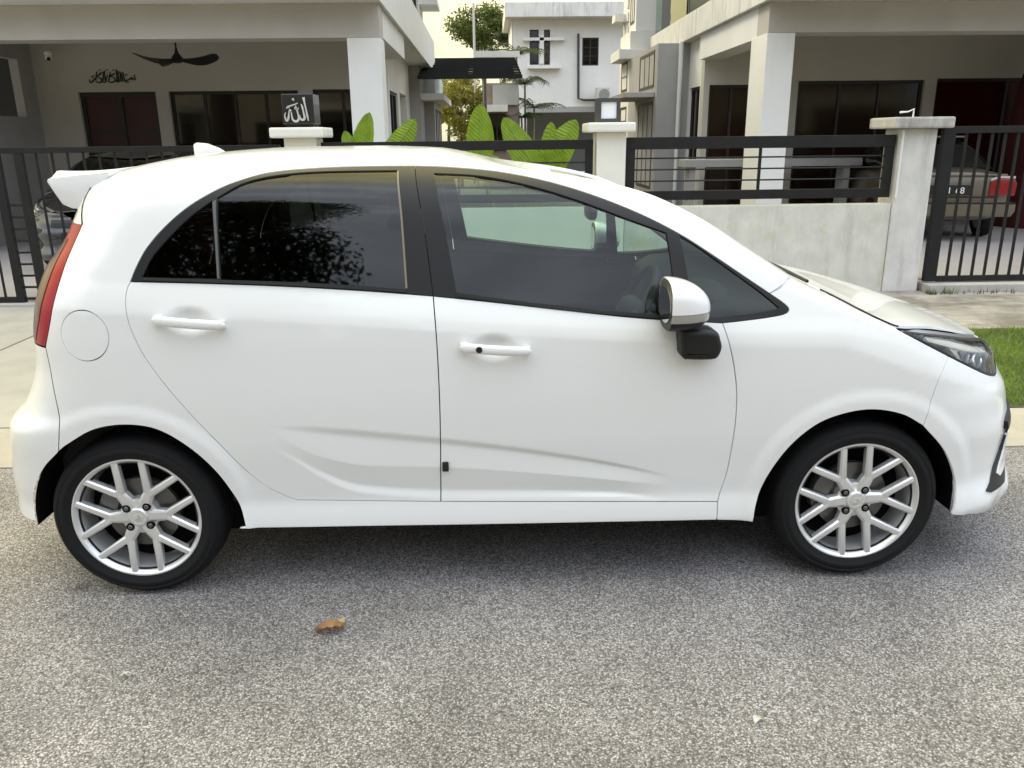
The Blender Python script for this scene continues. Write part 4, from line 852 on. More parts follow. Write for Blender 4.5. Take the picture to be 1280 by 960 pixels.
# long calligraphy over the door, traced as small brush strokes
LONG=[[(0.99,0.20,0.8),(0.97,0.30,1.2),(0.93,0.26,1.0),(0.92,0.40,0.9),(0.90,0.26,1.0),(0.89,0.38,0.9),(0.87,0.28,1.0),(0.80,0.20,1.2),(0.76,0.10,0.9)],
      [(0.985,0.30,0.8),(0.98,0.62,1.0)],[(0.84,0.05,0.8),(0.77,0.10,1.1),(0.75,0.35,1.0),(0.74,0.80,1.0)],[(0.78,0.55,0.7),(0.83,0.66,0.8)],
      [(0.71,0.08,1.2),(0.70,0.75,1.0)],[(0.675,0.85,1.0),(0.67,0.20,1.0),(0.63,0.14,1.0)],[(0.63,0.90,1.0),(0.625,0.18,1.0),(0.58,0.10,1.2),(0.56,0.30,0.8)],[(0.60,1.0,0.8),(0.595,0.12,1.0)],
      [(0.56,0.72,1.0),(0.50,0.60,1.2),(0.45,0.52,1.0),(0.52,0.42,0.9),(0.55,0.22,1.0),(0.48,0.06,1.3),(0.40,0.12,1.0)],[(0.47,0.80,0.9),(0.43,0.40,1.0),(0.40,0.12,0.9)],
      [(0.40,0.60,0.9),(0.36,0.30,1.0),(0.34,0.10,1.2),(0.29,0.08,1.0),(0.27,0.40,0.8)],[(0.345,0.92,0.9),(0.335,0.20,1.0)],[(0.31,0.85,0.9),(0.30,0.28,1.0)],
      [(0.27,0.80,1.0),(0.22,0.62,1.2),(0.17,0.50,1.0),(0.23,0.36,0.9),(0.26,0.16,1.0),(0.20,0.05,1.3),(0.13,0.12,1.0)],[(0.18,0.85,0.8),(0.15,0.55,0.9),(0.13,0.20,0.9)],
      [(0.13,0.40,0.9),(0.09,0.26,1.1),(0.05,0.12,1.2),(0.0,0.08,0.9),(0.0,0.30,0.6)],[(0.10,0.58,0.6),(0.05,0.48,0.8),(0.09,0.40,0.6)],[(0.52,0.92,0.7),(0.56,0.98,0.7)],[(0.38,0.95,0.7),(0.42,0.99,0.6)],[(0.22,0.95,0.7),(0.26,1.0,0.6)]]
INK=mat('black_lettering',(0.008,0.007,0.006),0.5)
CAL=strokes('wall_calligraphy',INK,None,LONG,(-6.60,2.515),0.76,0.215,11.985,11.998,0.017); tag(CAL,'black flowing calligraphy lettering on the wall above the red door','wall lettering')
# ======================= fence line ======================================
def pillar(name,x0,x1,cx0,cx1,zc0,zc1,m,label,cap=None):
    r=empty(name,((x0+x1)/2,5.75,0)); r.location=(0,0,0); tag(r,label,'pillar')
    box('shaft',m,r,x0,x1,5.58,5.92,0.0,zc0,0.012); box('cap',cap or m,r,cx0,cx1,5.48,6.02,zc0,zc1,0.02); return r
GP=mat('gate_pillar_white',(0.74,0.73,0.66),0.85,var=0.05,vscale=3)
pillar('gate_pillar',-1.97,-1.66,-2.08,-1.57,1.59,1.685,GP,'white gate pillar carrying the black cube sign')
pillar('gate_pillar',1.05,1.335,0.95,1.41,1.61,1.70,GP,'white gate pillar with a square lamp on its cap')
OLD=mat('weathered_pillar',(0.62,0.60,0.57),0.9,var=0.14,vscale=4,streak=0.6,streakcol=(0.24,0.24,0.23),bump=0.15,bscale=60)
op=pillar('gate_pillar',4.04,4.40,3.91,4.51,1.615,1.72,OLD,'weathered grey pillar beside the right gate',mat('stained_cap',(0.50,0.48,0.45),0.9,streak=0.8,var=0.3,vscale=5))
MB().tube([(4.22,5.75,1.72),(4.22,5.75,1.80),(4.16,5.74,1.775),(4.08,5.74,1.77)],[0.008,0.008,0.007,0.012],6).build('wire_stub',WHITE,op)
MB().tube([(4.05,5.56,0.95),(4.05,5.56,1.60)],0.012,6).build('conduit',WHITE,op)
# cube sign
CU_=empty('cube_sign',(0,0,0)); tag(CU_,'black cube with silver calligraphy on the left gate pillar','sign')
box('cube',mat('black_acrylic',(0.022,0.022,0.024),0.25,coat=0.3),CU_,-1.965,-1.665,5.60,5.90,1.715,1.99,0.008); box('plinth',BLKM,CU_,-1.945,-1.685,5.62,5.88,1.685,1.715)
strokes('lettering',mat('silver_lettering',(0.62,0.61,0.58),0.35,0.3),CU_,WORD,(-1.945,1.735),0.225,0.225,5.590,5.599,0.0125)
# pillar lamp
LA=empty('pillar_lamp',(0,0,0)); tag(LA,'square lamp with white panel in a dark frame on the pillar cap','lamp')
b=MB(); x0,x1,z0,z1=1.055,1.275,1.702,1.925
for a in((x0,x0+0.035,z0,z1),(x1-0.035,x1,z0,z1),(x0+0.035,x1-0.035,z0,z0+0.035),(x0+0.035,x1-0.035,z1-0.035,z1)): b.box(a[0],a[1],5.62,5.84,a[2],a[3])
b.build('frame',mat('lamp_frame_grey',(0.05,0.05,0.055),0.5),LA); box('panel',mat('white_lamp_panel',(0.80,0.80,0.82),0.4),LA,x0+0.034,x1-0.034,5.635,5.825,z0+0.034,z1-0.034)
# low walls
LW=box('low_wall',GP,None,-1.655,1.045,5.62,5.74,0.0,0.90,0.006); tag(LW,'clean white low wall behind the car under the middle fence','wall')
LW2=box('low_wall',lowwall_mat('stained_low_wall',0.7),None,1.34,4.035,5.60,5.74,0.0,0.895,0.006); tag(LW2,'stained grey low wall right of the lamp pillar','wall')
def fence(x0,x1,label,zt0=1.445,zt1=1.56,zb0=0.955,zb1=1.045,lp=0.085,rods=(1.36,1.25,1.14),mid=True,prr=0.009):
    r=empty('fence_panel',(0,0,0)); tag(r,label,'fence')
    box('top_rail',BLKM,r,x0,x1,5.63,5.69,zt0,zt1,0.004); box('bottom_rail',BLKM,r,x0,x1,5.632,5.688,zb0,zb1,0.004)
    for a in(x0,x1-lp): box('stile',BLKM,r,a,a+lp,5.634,5.686,zb1+0.0005,zt0-0.0005)
    for z in rods: MB().tube([(x0+lp-0.005,5.66,z),(x1-lp+0.005,5.66,z)],prr,6).build('rod',BLKM,r)
    if mid: box('mid_bar',BLKM,r,(x0+x1)/2-0.012,(x0+x1)/2+0.012,5.645,5.675,zb1-0.002,zt0+0.002)
    return r
fence(1.35,4.02,'black steel fence panel with thin rods on the stained low wall'); fence(-1.63,1.02,'black steel fence panel in front of the broad green leaves',1.455,1.545,0.95,1.03,0.075,(1.33,1.20,1.10))
# gates
GR=empty('sliding_gate',(0,0,0)); tag(GR,'black gate with upright bars on the right in front of the gold sedan','gate')
box('frame_stile',BLKM,GR,4.475,4.60,5.60,5.66,0.10,1.63,0.004); box('top_rail',BLKM,GR,4.60,9.0,5.602,5.658,1.565,1.63,0.004); box('bottom_rail',BLKM,GR,4.60,9.0,5.602,5.658,0.095,0.15,0.004)
bm_=MB().box(-0.011,0.011,-0.011,0.011,0.15,1.566).mesh('bar'); bm_.materials.append(BLKM)
for k in range(30):
    o=link('bar',bm_,None,GR); o.location=(4.72+0.131*k,5.63,0)
GL=empty('swing_gate',(0,0,0)); tag(GL,'black barred gate on the left behind the rear of the white car','gate')
box('top_rail',BLKM,GL,-8.5,-2.02,5.60,5.65,1.475,1.53,0.004); box('bottom_rail',BLKM,GL,-8.5,-4.78,5.602,5.648,0.03,0.085)
for x,wq in((-4.74,0.075),(-4.52,0.075)): box('stile',BLKM,GL,x-wq/2,x+wq/2,5.598,5.652,0.03,1.474)
for k in range(9): box('rung',BLKM,GL,-4.702,-4.558,5.61,5.64,0.06+k*0.115,0.078+k*0.115)
bm2=MB().box(-0.009,0.009,-0.009,0.009,0.05,1.476).mesh('bar'); bm2.materials.append(BLKM)
for k in range(16):
    o=link('bar',bm2,None,GL); o.location=(-4.36+0.150*k,5.63,0)
for k in range(22):
    o=link('bar',bm2,None,GL); o.location=(-4.90-0.150*k,5.63,0)
box('bottom_rail',BLKM,GL,-4.46,-2.05,5.602,5.648,0.03,0.075)
# ======================= right house =====================================
RH=empty('terrace_house',(0,0,0)); tag(RH,'white house on the right with a stained balcony edge and wide porch','house')
box('column',WHITE,RH,3.59,3.955,8.5,9.15,0.10,2.82,0.008); box('column',WHITE,RH,11.0,11.4,8.5,9.15,0.10,2.82)
box('porch_beam',BROWNW,RH,3.60,14,8.503,8.95,2.823,3.18); box('side_beam',WHITE,RH,3.60,3.98,8.96,12.0,2.80,3.178)
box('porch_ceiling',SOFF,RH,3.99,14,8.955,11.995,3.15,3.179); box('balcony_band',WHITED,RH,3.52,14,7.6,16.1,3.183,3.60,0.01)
ROP=[(3.80,4.95,0.10,2.40),(5.33,7.52,0.10,2.45),(7.73,11.5,0.10,2.47)]
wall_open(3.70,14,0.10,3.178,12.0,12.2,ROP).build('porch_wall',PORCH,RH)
BROWNG=mat('brown_tinted_glass',(0.020,0.010,0.006),0.08,spec=0.2)
window(RH,3.80,4.95,0.10,2.40,12.06,3,1,pane=BROWNG); window(RH,5.33,7.52,0.10,2.45,12.06,3,1,pane=BROWNG)
window(RH,7.73,11.5,0.10,2.47,12.06,3,1,pane=mat('dark_red_glass',(0.035,0.005,0.004),0.12,spec=0.4))  # these panes are coloured dark red
wall_open(12.2,13.1,0.10,3.178,3.70,3.86,[(12.25,13.0,0.12,2.40)],'x').build('side_wall',WHITE,RH); window(RH,12.25,13.0,0.12,2.40,3.74,2,1,'x',pane=BROWNG,inw=1)
box('grey_wall',GREYW,RH,3.12,3.72,13.1,16.2,0.05,3.178)
window(RH,13.4,14.9,0.6,2.2,3.11,3,1,'x',dep=0.05,pane=BROWNG,inw=1,name='side_window'); window(RH,13.4,14.9,2.45,3.1,3.11,3,1,'x',dep=0.05,pane=BROWNG,inw=1,name='side_window')
box('window_canopy',SLAB,RH,2.55,3.115,13.3,15.4,2.27,2.36,0.01)
box('rear_wing',WHITE,RH,3.13,4.6,16.25,17.6,0.05,3.75)
box('wing_ledge',WHITE,RH,2.88,3.5,16.12,17.4,3.18,3.38,0.01)
for z in(0.6,1.6,2.55): window(RH,16.5,17.3,z,z+0.62,3.12,1,2,'x',dep=0.05,pane=WGL,inw=1,name='side_window')
# upper storey
wall_open(9.6,16.0,3.60,8.0,4.15,4.35,[(10.2,11.6,4.0,6.0)],'x').build('upper_side_wall',BROWNW,RH); window(RH,10.2,11.6,4.0,6.0,4.20,2,2,'x',pane=BROWNG,inw=1)
wall_open(4.35,14,3.60,8.0,9.6,9.8,[(6,9,3.8,6.0)]).build('upper_front_wall',WHITE,RH); window(RH,6,9,3.8,6.0,9.66,3,1,pane=WGL)
box('stair_tower',WHITE,RH,3.25,4.4,16.3,18.0,3.76,8.0)
for z in(3.95,5.05): window(RH,16.5,17.0,z,z+0.85,3.24,2,1,'x',dep=0.05,pane=BROWNG,inw=1,name='stair_window')
for z in(4.83,5.93): box('sun_fin',WHITE,RH,3.02,3.245,16.4,17.2,z,z+0.13)
for z in(4.1,5.35): box('sun_fin',WHITE,RH,2.98,3.245,17.5,18.0,z,z+0.16)
# ribbed strip beside the stair windows
for k in range(14): box('cladding_strip',WHITE,RH,3.22,3.248,17.22,17.45,3.80+0.28*k,3.98+0.28*k)
# glass balustrade
bal=MB().box(3.62,3.645,13.2,16.0,3.60,4.75).build('balustrade_glass',glass('green_balcony_glass',(0.62,0.78,0.70)),RH)
MB().tube([(3.63,13.2,4.77),(3.63,16.0,4.77)],0.025,8).build('handrail',STEEL,RH)
for y in(13.2,14.6,16.0): MB().tube([(3.66,y,3.60),(3.66,y,4.77)],0.02,6).build('baluster',STEEL,RH)
box('roof_slab',WHITED,RH,2.9,14.4,9.2,18.5,8.0,8.22)
# ======================= rear house ======================================
def rect(px0,py0,px1,py1,Y):
    a=atY(px0,py0,Y); b=atY(px1,py1,Y); return a[0],b[0],b[2],a[2]
BH=empty('rear_house',(0,0,0)); tag(BH,'far white house with a stained parapet seen in the gap between houses','house')
wa1=rect(662,37,673.5,81,30); wa2=rect(680,37,687.5,81,30); wb=rect(728,47,748,82,30)
o3=(1.55,7.0,0.3,2.70)
wall_open(1.05,7.5,0.2,5.75,30,30.25,[wa1,wa2,wb,o3]).build('wall',WHITE,BH)
window(BH,*wa1,30.06,1,2,fw=0.04); window(BH,*wa2,30.06,1,2,fw=0.04); window(BH,*wb,30.06,2,3,fw=0.05)
box('parapet',WHITED,BH,0.75,7.8,29.2,33.9,5.755,6.24,0.01); box('soffit_return',WHITE,BH,1.0,1.04,30.0,34,0.2,5.75)
r_=rect(654,48,705,50,30); box('sun_ledge',WHITE,BH,r_[0],r_[1],29.75,29.998,r_[2]-0.03,r_[3]); r_=rect(660,83,700,86,30); box('sun_ledge',WHITE,BH,r_[0],r_[1],29.7,29.998,r_[2],r_[3])
box('window_fin',WHITE,BH,wa1[1]+0.02,wa2[0]-0.02,29.75,29.997,wa1[2]+0.02,wa1[3]-0.2)
box('roof_rail',WHITE,BH,0.80,7.8,29.25,29.30,6.9,6.98)
for k in range(9): box('roof_post',WHITE,BH,0.85+0.85*k,0.90+0.85*k,29.255,29.295,6.24,6.90)
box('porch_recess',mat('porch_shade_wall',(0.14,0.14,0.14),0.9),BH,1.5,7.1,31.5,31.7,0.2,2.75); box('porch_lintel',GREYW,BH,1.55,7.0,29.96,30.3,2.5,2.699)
pp=[atY(723,42,29.9),atY(723,123,29.9),atY(730,125,29.9),atY(746,125,29.9)]
MB().tube([tuple(p) for p in pp],0.045,8).build('drain_pipe',mat('dark_pipe',(0.04,0.04,0.045),0.5),BH,smooth=True)
AC=empty('air_conditioner',(0,0,0)); tag(AC,'outdoor air conditioning unit on the far white house wall','air conditioner')
r_=rect(746,109,762.5,127,29.4); box('case',mat('ac_beige',(0.55,0.53,0.48),0.6),AC,r_[0],r_[1],29.4,29.8,r_[2],r_[3],0.02); cxa=(r_[0]+r_[1])/2+0.03; cza=(r_[2]+r_[3])/2
MB().lathe([(0.03,0),(0.19,0),(0.20,0.02)],24,'y',(cxa,29.375,cza)).build('fan_guard',mat('ac_guard',(0.25,0.25,0.24),0.6),AC); box('bracket',STEEL,AC,r_[0],r_[1],29.45,29.99,r_[2]-0.10,r_[2]-0.05)
# slatted carport roof between the houses
AW=empty('carport_roof',(0,0,0)); tag(AW,'black slatted carport roof hanging between the two houses','canopy')
for k in range(7): box('slat',BLKM,AW,-1.52,0.80,17.0+0.62*k,17.50+0.62*k,2.95+0.105*k,3.01+0.105*k)
for x in(-1.45,-0.35,0.70):
    b=MB(); V=[(x-0.05,16.9,2.88),(x+0.05,16.9,2.88),(x+0.05,21.4,3.60),(x-0.05,21.4,3.60),(x-0.05,16.9,2.96),(x+0.05,16.9,2.96),(x+0.05,21.4,3.68),(x-0.05,21.4,3.68)]
    b.add(V,[(0,3,2,1),(4,5,6,7),(0,1,5,4),(1,2,6,5),(2,3,7,6),(3,0,4,7)]); b.build('rafter',BLKM,AW)
MB().tube([(-0.02,21.3,0.0),(-0.02,21.3,3.3)],0.04,8).build('post',STEEL,AW); box('front_gutter',BLKM,AW,-1.54,0.82,16.86,16.96,2.86,2.94)
box('white_fascia',WHITE,AW,-0.3,0.95,21.5,21.6,3.72,3.88)
SH=empty('rear_annex',(0,0,0)); tag(SH,'low grey annex with white window hood behind the carport roof','annex'); box('wall',mat('annex_brick',(0.26,0.20,0.18),0.9,var=0.2,vscale=6),SH,-0.1,1.0,24,26,0.05,3.2); box('window_hood',WHITE,SH,-0.05,0.65,23.4,23.98,2.35,2.55); box('grey_panel',GREYW,SH,0.2,1.0,23.9,23.99,2.56,3.15); window(SH,0.05,0.6,1.2,2.3,23.95,2,1)
FP=MB().tube([(-0.35,26,0),(-0.35,26,5.75)],[0.05,0.035],8).build('lamp_post',mat('galvanised',(0.5,0.5,0.48),0.5),None,smooth=True); tag(FP,'thin pale pole rising in front of the far trees','pole')
# ======================= parked cars in the porches ========================
DK=mat('black_car_paint',(0.012,0.012,0.013),0.25,0,1.0)
def recolour(o,frm,to):
    for ch in o.children:
        for s in ch.material_slots:
            if s.material==frm: s.link='OBJECT'; s.material=to
        recolour(ch,frm,to)
dc=copy_tree(CAR); dc.scale=(0.93,0.93,0.93); dc.location=(-4.75,9.0,0.06); dc.rotation_euler=(0,0,R(-90)); recolour(dc,PAINT,DK); tag(dc,'black car parked in the left porch behind the barred gate','car')
# gold sedan, seen from behind
GD=empty('sedan_car',(6.36,8.7,0.10),R(-12)); tag(GD,'gold sedan parked behind the right gate, tail to the street','car')
GOLD=mat('champagne_car_paint',(0.14,0.118,0.085),0.35,0.3,0.5)
def ring(y,wl_,z0,z1,wt,n=28):
    out=[]
    for k in range(n):
        t=2*math.pi*k/n; c,s=math.cos(t),math.sin(t); e=lambda v,p:math.copysign(abs(v)**p,v); z=(z0+z1)/2+(z1-z0)/2*e(s,0.55); f=(z-z0)/(z1-z0); out.append(((wl_+(wt-wl_)*f)*e(c,0.45),y,z))
    return out
secs=[(0.0,0.62,0.42,0.88,0.58),(0.03,0.74,0.36,0.95,0.68),(0.12,0.82,0.30,0.985,0.74),(0.4,0.85,0.26,1.0,0.76),(0.9,0.86,0.24,1.01,0.77),(1.6,0.86,0.22,1.0,0.78),(2.6,0.86,0.22,0.98,0.78),(3.3,0.85,0.24,0.94,0.76),(4.0,0.82,0.28,0.86,0.72),(4.35,0.74,0.34,0.78,0.66),(4.45,0.60,0.42,0.70,0.55)]
V=[];F=[]
for s_ in secs: V+=ring(*s_)
for i in range(len(secs)-1):
    for k in range(28): F.append((i*28+k,i*28+(k+1)%28,(i+1)*28+(k+1)%28,(i+1)*28+k))
F+=[tuple(range(28)),tuple((len(secs)-1)*28+k for k in range(28))]
b=MB(); b.add(V,F); b.build('body',GOLD,GD,smooth=True)
b=MB(); cs=[(0.62,0.74,0.97,1.00,0.70),(0.95,0.75,0.94,1.26,0.60),(1.35,0.76,0.94,1.40,0.58),(2.1,0.76,0.94,1.41,0.58),(2.7,0.75,0.92,1.25,0.60),(3.15,0.74,0.90,0.97,0.70)]
V=[];F=[]
for s_ in cs: V+=ring(*s_)
for i in range(len(cs)-1):
    for k in range(28): F.append((i*28+k,i*28+(k+1)%28,(i+1)*28+(k+1)%28,(i+1)*28+k))
F+=[tuple(range(28)),tuple((len(cs)-1)*28+k for k in range(28))]
b.add(V,F); b.build('cabin',mat('sedan_glass',(0.012,0.014,0.014),0.06,spec=0.8),GD,smooth=True); 
box('roof_panel',GOLD,GD,-0.52,0.52,1.2,2.35,1.40,1.43,0.015)
b=MB(); b.prism([(-0.80,0.36),(-0.84,0.44),(-0.84,0.53),(-0.80,0.56),(0.80,0.56),(0.84,0.53),(0.84,0.44),(0.80,0.36)],-0.085,0.20,'y'); BU=b.build('rear_bumper',GOLD,GD,bevel=0.03,smooth=True)
box('bumper_strip',BLK,BU,-0.83,0.83,-0.093,-0.02,0.535,0.555)
for s in(-1,1):
    b=MB(); b.prism([(s*0.50,0.64),(s*0.50,0.83),(s*0.60,0.87),(s*0.80,0.86),(s*0.83,0.80),(s*0.82,0.64)],-0.030,0.22,'y'); TLm=b.build('tail_lamp',mat('sedan_red_lens',(0.24,0.006,0.008),0.2,0,0.4),GD,bevel=0.012,smooth=True)
    b=MB(); b.prism([(s*0.50,0.838),(s*0.60,0.876),(s*0.80,0.868),(s*0.80,0.90),(s*0.60,0.905),(s*0.50,0.87)],-0.022,0.15,'y'); b.build('clear_lens',mat('sedan_clear_lens',(0.6,0.58,0.55),0.2,0.2,1.0),TLm)
    for y in(0.85,3.5):
        wv=empty('wheel'); wv.parent=GD; wv.location=(s*0.76,y,0.30)
        t=MB()
        prof=[(0.19,-0.085),(0.25,-0.09),(0.29,-0.07),(0.30,0.0),(0.29,0.07),(0.25,0.09),(0.19,0.085)]; VV=[];FF=[]
        for k in range(28):
            a=2*math.pi*k/28
            for r_,d_ in prof: VV.append((d_,r_*math.cos(a),r_*math.sin(a)))
        for k in range(28):
            for i in range(6): FF.append((k*7+i,k*7+i+1,((k+1)%28)*7+i+1,((k+1)%28)*7+i))
        t.add(VV,FF); t.build('tyre',TYRE,wv,smooth=True)
        t=MB(); t.prism([(0.19*math.cos(a),0.19*math.sin(a)) for a in np.linspace(0,2*math.pi,20,endpoint=False)],-0.07,0.07,'x'); t.build('rim',ALLOY,wv)
box('boot_lip',GOLD,GD,-0.70,0.70,-0.02,0.05,0.90,0.93,0.01); box('boot_groove',BLK,GD,-0.62,0.62,-0.012,0.06,0.615,0.63)
NPp=box('number_plate',mat('plate_black',(0.01,0.01,0.01),0.4),GD,-0.26,0.26,-0.035,0.0,0.655,0.785,0.004)
def digits(par,txt,x,z,h,y,m):
    cu=bpy.data.curves.new('t','FONT'); cu.body=txt; cu.size=h*1.35; cu.extrude=0.002; cu.align_x='LEFT'
    to=bpy.data.objects.new('t',cu); COL.objects.link(to); dg=bpy.context.evaluated_depsgraph_get(); me=bpy.data.meshes.new_from_object(to.evaluated_get(dg)); bpy.data.objects.remove(to)
    me.materials.clear(); o=link('plate_text',me,m,par); o.rotation_euler=(R(90),0,0); o.location=(x,y,z); return o
digits(NPp,'68',0.06,0.672,0.088,-0.039,mat('plate_white',(0.75,0.75,0.73),0.5)); digits(NPp,'1',-0.045,0.672,0.088,-0.039,mat('plate_white',(0.75,0.75,0.73),0.5))
# parked red thing deep in the right porch: a covered motorbike-sized shape is only a dark red mass in the photo
RC=empty('red_cover',(9.15,10.6,0.10)); tag(RC,'dark red cloth cover over a tall rounded shape at the right porch edge','cover')
V=[];F=[];nr,nc=14,24
for i in range(nr+1):
    t=i/nr; z=2.75*math.sin(t*math.pi/2)**0.9; r0=(1-t**3.2)**0.5
    for k in range(nc):
        a=2*math.pi*k/nc; fold=1+0.05*math.sin(a*7+2*t)*(1-t); V.append((0.85*r0*fold*math.cos(a),0.6*r0*fold*math.sin(a),z))
for i in range(nr):
    for k in range(nc): F.append((i*nc+k,i*nc+(k+1)%nc,(i+1)*nc+(k+1)%nc,(i+1)*nc+k))
b=MB(); b.add(V,F); b.build('cloth',mat('dark_red_cloth',(0.06,0.005,0.005),0.9),RC,smooth=True)
# pale counter in the right porch
CT=empty('porch_counter',(0,0,0)); tag(CT,'long pale counter top behind the fence in the right porch','counter')
a_=atY(857,199,10.9); b_=atY(1078,205,10.9); box('top',GREYW,CT,a_[0],b_[0],10.9,11.4,1.08,1.20,0.01)
for x in(a_[0]+0.15,(a_[0]+b_[0])/2,b_[0]-0.2): box('leg',GREYW,CT,x-0.05,x+0.05,11.0,11.3,0.10,1.079)
# downpipes and small fittings on the houses
MB().tube([(3.50,12.95,0.1),(3.50,12.95,3.17)],0.04,8).build('downpipe',WHITE,RH,smooth=True)
MB().tube([(-1.72,12.35,0.06),(-1.72,12.35,3.19)],0.04,8).build('downpipe',WHITE,LH,smooth=True)
box('meter_box',mat('meter_grey',(0.30,0.31,0.31),0.5),LH,-1.72,-1.60,15.0,15.3,1.2,1.7,0.01)
MB().lathe([(0.0,-0.05),(0.12,-0.04),(0.15,0.0)],20,'z',(-3.2,10.4,3.168)).build('ceiling_lamp',WHITE,LH,smooth=True); MB().lathe([(0.0,-0.05),(0.12,-0.04),(0.15,0.0)],20,'z',(7.0,10.4,3.148)).build('ceiling_lamp',WHITE,RH,smooth=True)
def runoff_mat():
    m=lowwall_mat('stained_low_wall',0.7); t=m.node_tree; N=t.nodes; L=t.links; b=N['Principled BSDF']; src=b.inputs['Base Color'].links[0].from_socket
    tc=N.new('ShaderNodeTexCoord'); mp=N.new('ShaderNodeMapping'); mp.inputs['Scale'].default_value=(1.55,1.0,0.16); mp.inputs['Location'].default_value=(0.35,0,0); L.new(tc.outputs['Object'],mp.inputs['Vector'])
    n=N.new('ShaderNodeTexNoise'); n.inputs['Scale'].default_value=2.6; n.inputs['Detail'].default_value=6; L.new(mp.outputs['Vector'],n.inputs['Vector'])
    r=N.new('ShaderNodeValToRGB'); r.color_ramp.elements[0].position=0.60; r.color_ramp.elements[0].color=(0,0,0,1); r.color_ramp.elements[1].position=0.72; r.color_ramp.elements[1].color=(0.8,0.8,0.8,1); L.new(n.outputs['Fac'],r.inputs['Fac'])
    x=N.new('ShaderNodeMix'); x.data_type='RGBA'; x.inputs[7].default_value=(0.50,0.38,0.16,1); L.new(src,x.inputs[6]); L.new(r.outputs['Color'],x.inputs[0]); L.new(x.outputs[2],b.inputs['Base Color'])
runoff_mat()
# =====================================================================
# plants and litter
# =====================================================================
def leafmat(name,col,trans=0.5,var=0.35,vscale=4.0,rough=0.45):
    m,t,b=pbsdf(name); N=t.nodes; L=t.links; tc=N.new('ShaderNodeTexCoord'); n=N.new('ShaderNodeTexNoise'); n.inputs['Scale'].default_value=vscale; n.inputs['Detail'].default_value=4; L.new(tc.outputs['Object'],n.inputs['Vector'])
    r=N.new('ShaderNodeValToRGB'); r.color_ramp.elements[0].position=0.3; r.color_ramp.elements[1].position=0.7; r.color_ramp.elements[0].color=(*[c*(1-var) for c in col],1); r.color_ramp.elements[1].color=(*[c*(1+var) for c in col],1)
    L.new(n.outputs['Fac'],r.inputs['Fac']); L.new(r.outputs['Color'],b.inputs['Base Color']); b.inputs['Roughness'].default_value=rough; b.inputs['Specular IOR Level'].default_value=0.35
    tr=N.new('ShaderNodeBsdfTranslucent'); L.new(r.outputs['Color'],tr.inputs['Color']); mx=N.new('ShaderNodeMixShader'); mx.inputs[0].default_value=trans; o=N['Material Output']
    L.new(b.outputs[0],mx.inputs[1]); L.new(tr.outputs[0],mx.inputs[2]); L.new(mx.outputs[0],o.inputs['Surface']); MATS[name]=m; return m
BARK=mat('bark',(0.10,0.075,0.05),0.9,var=0.3,vscale=8,bump=0.3,bscale=30)
def leaves(centres,n,spread,size,seed=1,aspect=2.0,droop=0.2):
    g=np.random.default_rng(seed); C=np.array(centres)[g.integers(0,len(centres),n)]; r=spread*(g.random(n)**0.5); d=g.normal(size=(n,3)); d/=np.linalg.norm(d,axis=1,keepdims=True); P=C+d*r[:,None]*np.array([1,1,0.75])
    a=g.normal(size=(n,3)); a[:,2]=a[:,2]*0.5-droop; a/=np.linalg.norm(a,axis=1,keepdims=True); b=np.cross(a,g.normal(size=(n,3))); b/=np.linalg.norm(b,axis=1,keepdims=True); s=size*(0.6+0.8*g.random(n))[:,None]
    V=np.stack([P,P+a*s*0.5+b*s/aspect*0.5,P+a*s,P+a*s*0.5-b*s/aspect*0.5],1).reshape(-1,3); F=[(4*i,4*i+1,4*i+2,4*i+3) for i in range(n)]; return V,F
def tree(loc,h,rad,n,lm,label,size=0.12,seed=1,clumps=26,trunk=0.14,group=None,zlow=0.45,name='tree'):
    g=random.Random(seed); t=empty(name,loc); tag(t,label,'tree',group)
    tb=MB(); top=Vector((g.uniform(-.2,.2)*rad*0.3,g.uniform(-.2,.2)*rad*0.3,h*0.62)); tb.tube([(0,0,0),(0.03*h*g.uniform(-1,1),0,h*0.3),tuple(top)],[trunk,trunk*0.75,trunk*0.45],8)
    cs=[]
    for k in range(clumps):
        th=g.uniform(0,2*math.pi); ph=g.uniform(-0.6,1.0); rr=rad*g.uniform(0.45,0.95); c=Vector((math.cos(th)*rr*math.cos(ph),math.sin(th)*rr*math.cos(ph),h*(zlow+1)/2+math.sin(ph)*h*(1-zlow)/2*g.uniform(0.6,1.0))); cs.append(c)
        if k%2==0:
            mid=(top*0.75+c*0.25)+Vector((0,0,0.1*rad)); tb.tube([tuple(top*g.uniform(0.7,1.0)),tuple(mid),tuple(c)],[trunk*0.30,trunk*0.2,trunk*0.06],5)
    tb.build('trunk',BARK,t,smooth=True)
    V,F=leaves([tuple(c) for c in cs],n,rad*0.34,size,seed); link('crown',mesh('crown',V,F),lm,t); return t
LG=leafmat('tree_leaf_green',(0.11,0.14,0.035)); LY=leafmat('tree_leaf_yellow',(0.22,0.21,0.04)); LD=leafmat('tree_leaf_dark',(0.035,0.055,0.018))
p=atY(605,52,58); tree((p[0],58,0),10.1,2.5,9000,LG,'round green tree crown above the carport roof between the houses',0.22,3,34,0.2,zlow=0.70)
p=atY(628,60,50); tree((p[0],50,0),8.0,1.3,3500,LD,'darker tree behind the corner of the far house',0.2,5,18,0.15,zlow=0.6)
p=atY(575,140,25); tree((p[0],25,0),3.9,0.85,5000,LY,'yellow-green bush in the gap beside the left house',0.10,7,22,0.06,zlow=0.15,name='bush')
p=atY(592,150,27); tree((p[0],27.5,0),3.3,0.8,4500,LG,'green bush right of the yellow-green bush in the gap',0.10,8,22,0.06,zlow=0.1,name='bush')
p=atY(560,120,36); tree((p[0],38,0),5.2,1.6,5000,LY,'loose yellowish tree under the carport roof by the left house',0.16,9,24,0.1,zlow=0.3)
